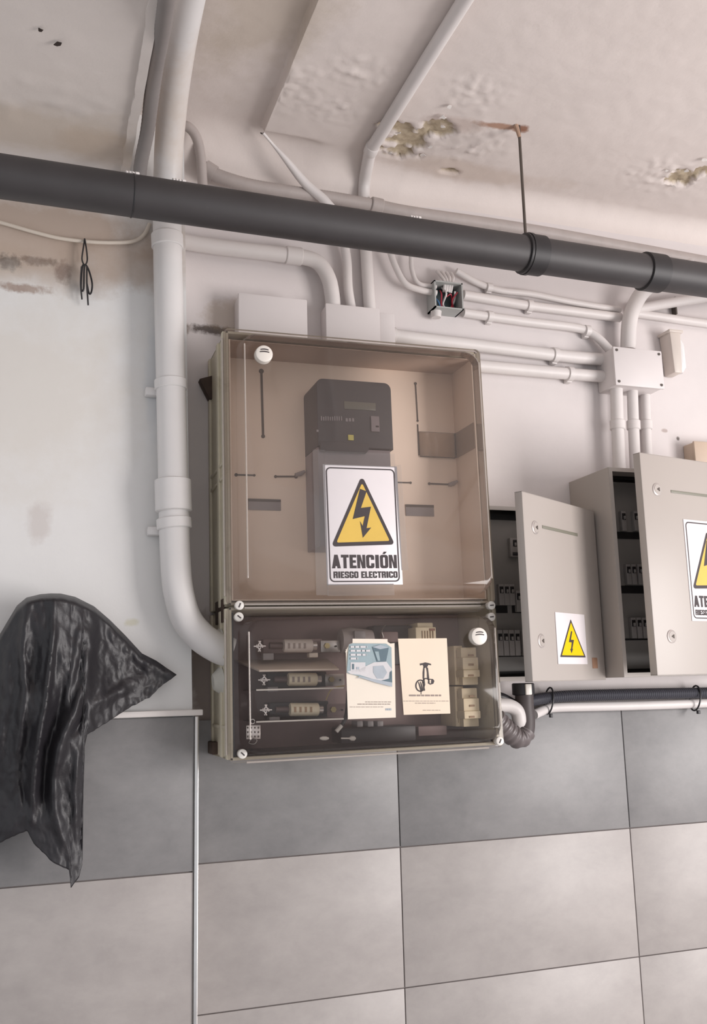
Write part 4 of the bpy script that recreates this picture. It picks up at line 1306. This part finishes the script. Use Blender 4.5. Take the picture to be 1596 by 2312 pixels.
def textline(e, x0, x1, y, h, Y, m, lo=20, hi=60, gap=10):
    x = x0
    while x < x1 - 4:
        wd = random.uniform(lo, hi)
        ppoly(e, K([(x, y - h), (min(x + wd, x1), y - h), (min(x + wd, x1), y + h), (x, y + h)]), Y, 'text_line', m)
        x += wd + gap
textline(L1, 370, 700, 940, 4, -.2645, TEXTG)
textline(L1, 270, 690, 968, 5, -.2645, TEXTG)
textline(L1, 170, 600, 1005, 3, -.2645, TEXTG)
textline(L1, 630, 705, 1035, 13, -.2645, HANDP2, 22, 24, 3)
L2 = leaflet('leaflet', [(898, 1442), (1008, 1441), (1016, 1611), (911, 1614)], PAPER, 'cream leaflet with a drawing of a water tap, right one on the lower cover')
TY = -.2645
ppoly(L2, K([(1072, 445), (1110, 440), (1140, 430), (1185, 440), (1215, 450), (1215, 468), (1180, 462), (1160, 500), (1125, 500), (1110, 462), (1075, 470)]), TY, 'tap_handle', INK)
ppoly(L2, K([(1118, 490), (1132, 490), (1128, 640), (1108, 640), (1108, 560)]), TY, 'tap_stem', INK)
ppoly(L2, K([(1150, 490), (1175, 500), (1192, 640), (1165, 640), (1162, 560)]), TY, 'tap_stem', INK)
ppoly(L2, K([(1180, 640), (1240, 645), (1258, 670), (1245, 705), (1205, 718), (1175, 700)]), TY, 'tap_inlet', INK)
ppoly(L2, K([(1195, 655), (1215, 655), (1212, 700), (1198, 700)]), TY - .0006, 'tap_highlight', PAPER)
def arc(cx, cy, rx, ry, a0, a1, w, n=12):
    o = [(cx + rx * math.cos(t), cy + ry * math.sin(t)) for t in [math.radians(a0 + (a1 - a0) * i / n) for i in range(n + 1)]]
    i_ = [(cx + (rx - w) * math.cos(t), cy + (ry - w) * math.sin(t)) for t in [math.radians(a1 - (a1 - a0) * i / n) for i in range(n + 1)]]
    return o + i_
ppoly(L2, K(arc(1078, 730, 66, 80, 60, 300, 16)), TY, 'tap_body', INK)
ppoly(L2, K(arc(1150, 675, 46, 44, 150, 330, 14)), TY, 'tap_body', INK)
for dx in (0, 26, 52):
    ppoly(L2, K([(1048 + dx, 680 - dx * .2), (1064 + dx, 690), (1098 + dx * .8, 790), (1080 + dx * .8, 800)]), TY, 'tap_stripe', INK)
ppoly(L2, K([(1115, 640), (1130, 640), (1140, 720), (1124, 760)]), TY, 'tap_stripe', INK)
ppoly(L2, K([(1082, 800), (1092, 800), (1090, 842), (1084, 842)]), TY, 'drip', INK)
textline(L2, 935, 1345, 856, 11, TY, TEXTG, 30, 90, 12)
textline(L2, 860, 1440, 928, 3, TY, TEXTG)
textline(L2, 1010, 1270, 956, 4, TY, TEXTG)
textline(L2, 1110, 1335, 1046, 3, TY, TEXTG)

# ------------------------------------------------------------------ grey cabinets
def breaker(px, py, Y, h, label, group, poles=1, toggle_up=True, w=13):
    a = at(px, py, Y)
    e = empty('circuit_breaker', (a.x, Y, a.z), label, 'circuit breaker', group)
    sc = .0135 * w / 13 * poles
    MB().box((-sc / 2, -.012, -h * .72), (sc / 2, .0, h * .28), .0008).build('body', BREAK, e, local=True)
    for k in range(poles):
        x = -sc / 2 + sc * (k + .5) / poles
        MB().box((x - .0050, -.0128, -.008), (x + .0050, -.0115, .008), .0003).build('toggle_well', BLACK, e, local=True)
        MB().box((x - .0022, -.017, -.007), (x + .0022, -.012, .001), .0008).build('toggle', BREAK, e, local=True)
    return e
def cabinet_body(name, x0, x1, depth, z0, z1, label):
    e = empty(name, ((x0 + x1) / 2, 0, z0), label, 'cabinet')
    rect = lambda g: [(x0 + g, z0 + g), (x1 - g, z0 + g), (x1 - g, z1 - g), (x0 + g, z1 - g)]
    b = MB()
    b.box((x0 + .0021, -.004, z0 + .0021), (x1 - .0021, -.0008, z1 - .0021))
    b.ring(rect(0), rect(.002), Matrix.Translation((0, -depth, 0)), depth - .0008)
    b.ring(rect(.0005), rect(.010), Matrix.Translation((0, -depth - .0016, 0)), .0014)
    b.build('body', CAB, e)
    return e
def door(e, hinge, free, z0, z1, th, locks, stripe):
    """door panel in world space from the hinge line to the free edge, lipped backwards"""
    h, f = Vector((*hinge, 0)), Vector((*free, 0))
    d = (h - f)
    wdt = d.length
    d.normalize()
    n = Vector((d.y, -d.x, 0))
    if n.y > 0:
        n = -n
    R = Matrix(((d.x, -n.x, 0, f.x), (d.y, -n.y, 0, f.y), (0, 0, 1, z0), (0, 0, 0, 1)))
    hh = z1 - z0
    b = MB()
    b.box((0, 0, 0), (wdt, .002, hh), .0008)
    b.box((0, 0, 0), (.002, th, hh), .0006).box((wdt - .002, 0, 0), (wdt, th, hh), .0006)
    b.box((0, 0, 0), (wdt, th, .002), .0006).box((0, 0, hh - .002), (wdt, th, hh), .0006)
    o = b.build('door', CAB, e, local=True)
    o.matrix_basis = wm(e).inverted() @ R
    for x, z in locks:
        MB().tube([(x, .001, z), (x, -.0008, z), (x, -.0022, z)], lambda i: (.0135, .0135, .0115)[i], 24).build('lock', LOCK, o, local=True)
        MB().tube([(x, -.0018, z), (x, -.003, z)], .0105, 20).build('lock_ring', CAB, o, local=True)
        MB().tube([(x + .002, -.0028, z), (x + .002, -.0042, z)], .0042, 3).build('lock_insert', DARKSLOT, o, local=True)
    x0, x1, z, hz = stripe
    MB().box((x0, -.0012, z - hz), (x1, .0005, z + hz), .0004).build('name_strip', STRIPE, o, local=True)
    return o, R, wdt, hh
def frame_uv(R, wdt, hh, px, py):
    """point of the door plane seen at that photo point, in door coordinates"""
    o, n = R.to_translation(), -(R.to_3x3() @ Vector((0, 1, 0)))
    dd = ray(px, py)
    t = (o - CAM).dot(n) / dd.dot(n)
    return R.inverted() @ (CAM + dd * t)

# small cabinet
ca = cabinet_body('small_breaker_cabinet', .978, 1.287, .10, 1.502, 1.912, 'smaller grey breaker cabinet with its door ajar, right beside the meter cabinet')
hA, fA = (1.286, -.113), (.9875, -.300)
zA0, zA1 = 1.4995, 1.9060
dA, RA, wA, hhA = door(ca, hA, fA, zA0, zA1, .018, [], (.0, .0005, .2, .0001))
du = lambda px, py: frame_uv(RA, wA, hhA, px, py)
def door_fit(o, du, locks, stripe):
    for px, py in locks:
        p = du(px, py)
        x, z = p.x, p.z
        MB().tube([(x, .001, z), (x, -.0010, z), (x, -.0025, z)], lambda i: (.0150, .0150, .0125)[i], 24).build('lock', LOCK, o, local=True)
        MB().tube([(x, -.0018, z), (x, -.0032, z)], .0112, 20).build('lock_ring', CAB, o, local=True)
        MB().tube([(x + .002, -.0028, z), (x + .002, -.0048, z)], .0050, 3).build('lock_insert', DARKSLOT, o, local=True)
    a, b = du(*stripe[0]), du(*stripe[1])
    MB().box((a.x, -.0012, (a.z + b.z) / 2 - stripe[2]), (b.x, .0005, (a.z + b.z) / 2 + stripe[2]), .0004).build('name_strip', STRIPE, o, local=True)
for ch in [x for x in COL.objects if x.parent == dA]:
    bpy.data.objects.remove(ch)
door_fit(dA, du, [(1208, 1191), (1222, 1447)], ((1224, 1192), (1303, 1205), .0035))
a, b = du(1336, 1485), du(1349, 1509)
MB().box((a.x, -.0012, b.z), (b.x, .0005, a.z), .0003).build('brown_label', BROWNL, dA, local=True)
# dead front and breakers
def xat(px, py, Y): return at(px, py, Y).x
ip = MB().box((.984, -.062, 1.520), (1.276, -.058, 1.892), .0005).build('dead_front', CABP, ca)
def slotp(e, px0, py0, px1, py1, Y, m=BLACK, name='slot_opening'):
    a, b = at(px0, py0, Y), at(px1, py1, Y)
    MB().box((a.x, Y, b.z), (b.x, Y + .004, a.z)).build(name, m, e)
slotp(ca, 1095, 1148, 1200, 1176, -.064)
slotp(ca, 1105, 1517, 1215, 1530, -.064)
slotp(ca, 1105, 1367, 1146, 1384, -.064)
slotp(ca, 1156, 1367, 1205, 1384, -.064)
slotp(ca, 1105, 1473, 1210, 1482, -.064)
e = breaker(1157, 1228, -.0625, .045, 'pale residual current device at the top of the small cabinet', 'breakers in the small cabinet', 1, w=24)
MB().box((-.008, -.0135, -.030), (.012, -.0125, -.022), .0003).build('test_strip', DARK, e, local=True)
ORD = ('leftmost', 'second', 'third', 'fourth', 'fifth')
for i, px in enumerate((1127, 1139, 1151, 1166)):
    breaker(px, 1333 if px < 1160 else 1348, -.0625, .05, f'{ORD[i]} grey breaker from the left in the upper row of the small cabinet' if i else 'leftmost grey breaker in the upper row of the small cabinet', 'upper row breakers in the small cabinet')
for i, px in enumerate((1124, 1137, 1150, 1163, 1180)):
    breaker(px, 1439, -.0625, .06, f'{ORD[i]} grey breaker from the left in the lower row of the small cabinet' if i else 'leftmost grey breaker in the lower row of the small cabinet', 'lower row breakers in the small cabinet')

# large cabinet
cb = cabinet_body('large_breaker_cabinet', 1.2915, 1.700, .178, 1.5045, 2.002, 'larger grey breaker cabinet at the right edge with its door ajar')
hB, fB = (1.700, -.193), (1.309, -.281)
dB, RB, wB, hhB = door(cb, hB, fB, 1.5065, 2.0145, .020, [], (.0, .0005, .2, .0001))
for ch in [x for x in COL.objects if x.parent == dB]:
    bpy.data.objects.remove(ch)
dv_ = lambda px, py: frame_uv(RB, wB, hhB, px, py)
door_fit(dB, dv_, [(1483, 1105), (1516, 1437)], ((1514, 1106), (1640, 1128), .0032))
MB().box((1.303, -.102, 1.520), (1.689, -.098, 1.985), .0005).build('dead_front', CABP, cb)
slotp(cb, 1380, 1058, 1460, 1086, -.104)
slotp(cb, 1380, 1200, 1470, 1218, -.104)
slotp(cb, 1380, 1322, 1480, 1340, -.104)
slotp(cb, 1380, 1442, 1490, 1445, -.104)
slotp(cb, 1380, 1511, 1500, 1521, -.104)
for row, (py, pxs, nm) in enumerate(((1168, (1402, 1430), 'top'), (1288, (1413, 1425, 1440, 1452), 'middle'), (1408, (1424, 1437, 1450, 1464), 'bottom'))):
    for i, px in enumerate(pxs):
        breaker(px, py, -.1025, .05, f'{ORD[i]} grey breaker from the left in the {nm} row of the large cabinet' if i else f'leftmost grey breaker in the {nm} row of the large cabinet', f'{nm} row breakers in the large cabinet')

# pictogram on the small door
a, b, c, d = (du(x, y) for x, y in ((1253, 1382), (1319, 1388), (1324, 1500), (1258, 1499)))
w_, h_ = ((b - a).length + (c - d).length) / 2, ((a - d).length + (b - c).length) / 2
ctr = (a + b + c + d) / 4
s = MB().box((0, -.0008, 0), (w_, 0, h_), .0002).build('hazard_sticker', SIGNW)
s.matrix_basis = RA @ Matrix.Translation((ctr.x - w_ / 2, -.0006, ctr.z - h_ / 2))
tag(s, 'small white sticker with a yellow lightning triangle on the smaller cabinet door', 'sticker')
to = rtri(w_ * .50, h_ * .88, w_ * .94, h_ * .135, w_ * .07, h_ * .135, .0010)
ti = rtri(w_ * .50, h_ * .82, w_ * .885, h_ * .170, w_ * .125, h_ * .170, .0006)
ua = lambda x, y: ((x - 877 - 50 * (y - 410) / 680) / 365 * w_, (1 - (y - 410 - .08 * (x - 877)) / 650) * h_)
bolt2 = [ua(*p) for p in ((1072, 655), (1086, 660), (1070, 765), (1108, 770), (1090, 880), (1098, 885), (1080, 940), (1064, 885), (1074, 880), (1082, 800), (1046, 795))]
sign_parts(s, w_, h_, False, SIGNY2, bolt2, (to, ti))
# second large sign, on the large door
a = dv_(1541, 1172)
d = dv_(1562, 1402)
hS = (a - d).length
wS = hS * sw / sh
SB = RB @ Matrix.Translation(((a.x + d.x) / 2, -.0004, (d.z + (a.z - hS)) / 2))
big_sign('warning_sign', SB, wS, hS, 'ATENCIÓN RIESGO ELECTRICO sign on the larger grey cabinet door, cut by the photo edge')

# ------------------------------------------------------------------ black plastic bag draped on the column
TOP = [(-330, 930), (-230, 760), (-100, 560), (0, 412), (60, 310), (120, 210), (185, 155), (280, 132), (350, 126), (420, 127), (520, 150), (650, 215), (700, 258), (760, 310), (860, 410), (980, 540), (1080, 590), (1160, 645), (1222, 686)]
BOT = [(-330, 1500), (-230, 1960), (-100, 1890), (0, 1850), (100, 1800), (190, 1765), (240, 1860), (370, 1990), (480, 2040), (490, 2160), (545, 2090), (568, 2000), (574, 1500), (584, 1180), (600, 1100), (700, 1040), (800, 975), (900, 910), (1040, 840), (1120, 760), (1222, 690)]
def interp(t, x):
    for (a, b), (c, d) in zip(t, t[1:]):
        if x <= c:
            return b + (d - b) * (x - a) / (c - a)
    return t[-1][1]
RIDGES = [([(370, 140), (372, 400), (345, 620), (320, 850), (275, 1100), (235, 1400), (220, 1700)], 24, .016),
          ([(200, 170), (170, 350), (150, 560), (175, 800), (120, 1200)], 26, .012),
          ([(640, 240), (620, 500), (590, 760), (520, 950), (420, 1150), (355, 1400), (380, 1650), (500, 1980)], 40, .016),
          ([(560, 300), (530, 560), (470, 800), (420, 1000)], 26, .007),
          ([(540, 1200), (520, 1500), (540, 1900)], 22, .008),
          ([(700, 280), (840, 480), (1000, 600), (1180, 690)], 40, .006),
          ([(640, 900), (820, 800), (960, 720)], 40, .010), ([(60, 500), (40, 900), (-40, 1400)], 40, .010)]
VALLEYS = [([(470, 620), (420, 900), (340, 1200), (310, 1500), (330, 1750)], 52, .026), ([(260, 350), (250, 600), (240, 850)], 36, .010), ([(590, 820), (560, 1000), (480, 1150)], 30, .012), ([(230, 900), (170, 1300), (170, 1700)], 40, .016)]
def pd(pl, x, y):
    """distance to a fold line, and how strongly the fold is drawn there (fades at both ends)"""
    best, at_, n = 1e9, 0, len(pl) - 1
    for i, ((a, b), (c, d)) in enumerate(zip(pl, pl[1:])):
        t = max(0, min(1, ((x - a) * (c - a) + (y - b) * (d - b)) / ((c - a) ** 2 + (d - b) ** 2)))
        q = math.hypot(x - a - t * (c - a), y - b - t * (d - b))
        if q < best:
            best, at_ = q, (i + t) / n
    return best, sm(-.02, .3, at_) * sm(1.02, .7, at_)
def bag_y(x, y, u):
    """how far the film stands off the column there (metres)"""
    top = interp(TOP, x)
    fall = sm(-45, 45, y - top)                       # rolls over the top edge
    side = sm(1222, 520, x) ** .8 if x > 300 else 1
    core = .035 + .095 * math.exp(-((x - 330) / 420) ** 2)
    d = .006 + fall * core * (side * .9 + .1)
    d *= 1 - .35 * sm(900, 1900, y)
    for pl, s, a in RIDGES:
        q, f = pd(pl, x, y)
        d += a * (.35 + .65 * f) * fall * math.exp(-(q / s) ** 2)
    for pl, s, a in VALLEYS:
        q, f = pd(pl, x, y)
        d -= a * f * fall * math.exp(-(q / s) ** 2)
    d += fall * (.006 * noise.noise(Vector((x / 120, y / 260, 1))) + .003 * noise.noise(Vector((x / 40, y / 90, 4))) + .0020 * abs(noise.noise(Vector((x / 26, y / 60, 8)))) + .0035 * sm(600, 900, x) * (.5 - abs(noise.noise(Vector((x / 90 + y / 160, y / 70 - x / 200, 12))))))
    return max(.005, d)
xs = [-330 + 1552 * i / 175 for i in range(176)]
xs = sorted(set(xs + [480, 485, 490, 545, 556, 566, 568, 571, 574, 578, 582, 584, 1222]))
NR = 130
vs = []
for x in xs:
    t0, t1 = interp(TOP, x), interp(BOT, x)
    t1 += 6 * noise.noise(Vector((x / 30, 0, 0)))
    for j in range(NR + 1):
        y = t0 + (max(t1, t0 + 3) - t0) * j / NR
        vs.append(at(x / 3.069, 1300 + y / 3.069, -.098 - bag_y(x, y, j / NR)))
nn = NR + 1
fs = [[i * nn + j, (i + 1) * nn + j, (i + 1) * nn + j + 1, i * nn + j + 1] for i in range(len(xs) - 1) for j in range(NR)]
bag = MB().add(vs, fs).build('plastic_bag', BAG, angle=80)
md = bag.modifiers.new('film', 'SOLIDIFY')
md.thickness = .0012
md.offset = 1
tag(bag, 'crumpled black plastic bag draped over something on the white column', 'plastic bag')
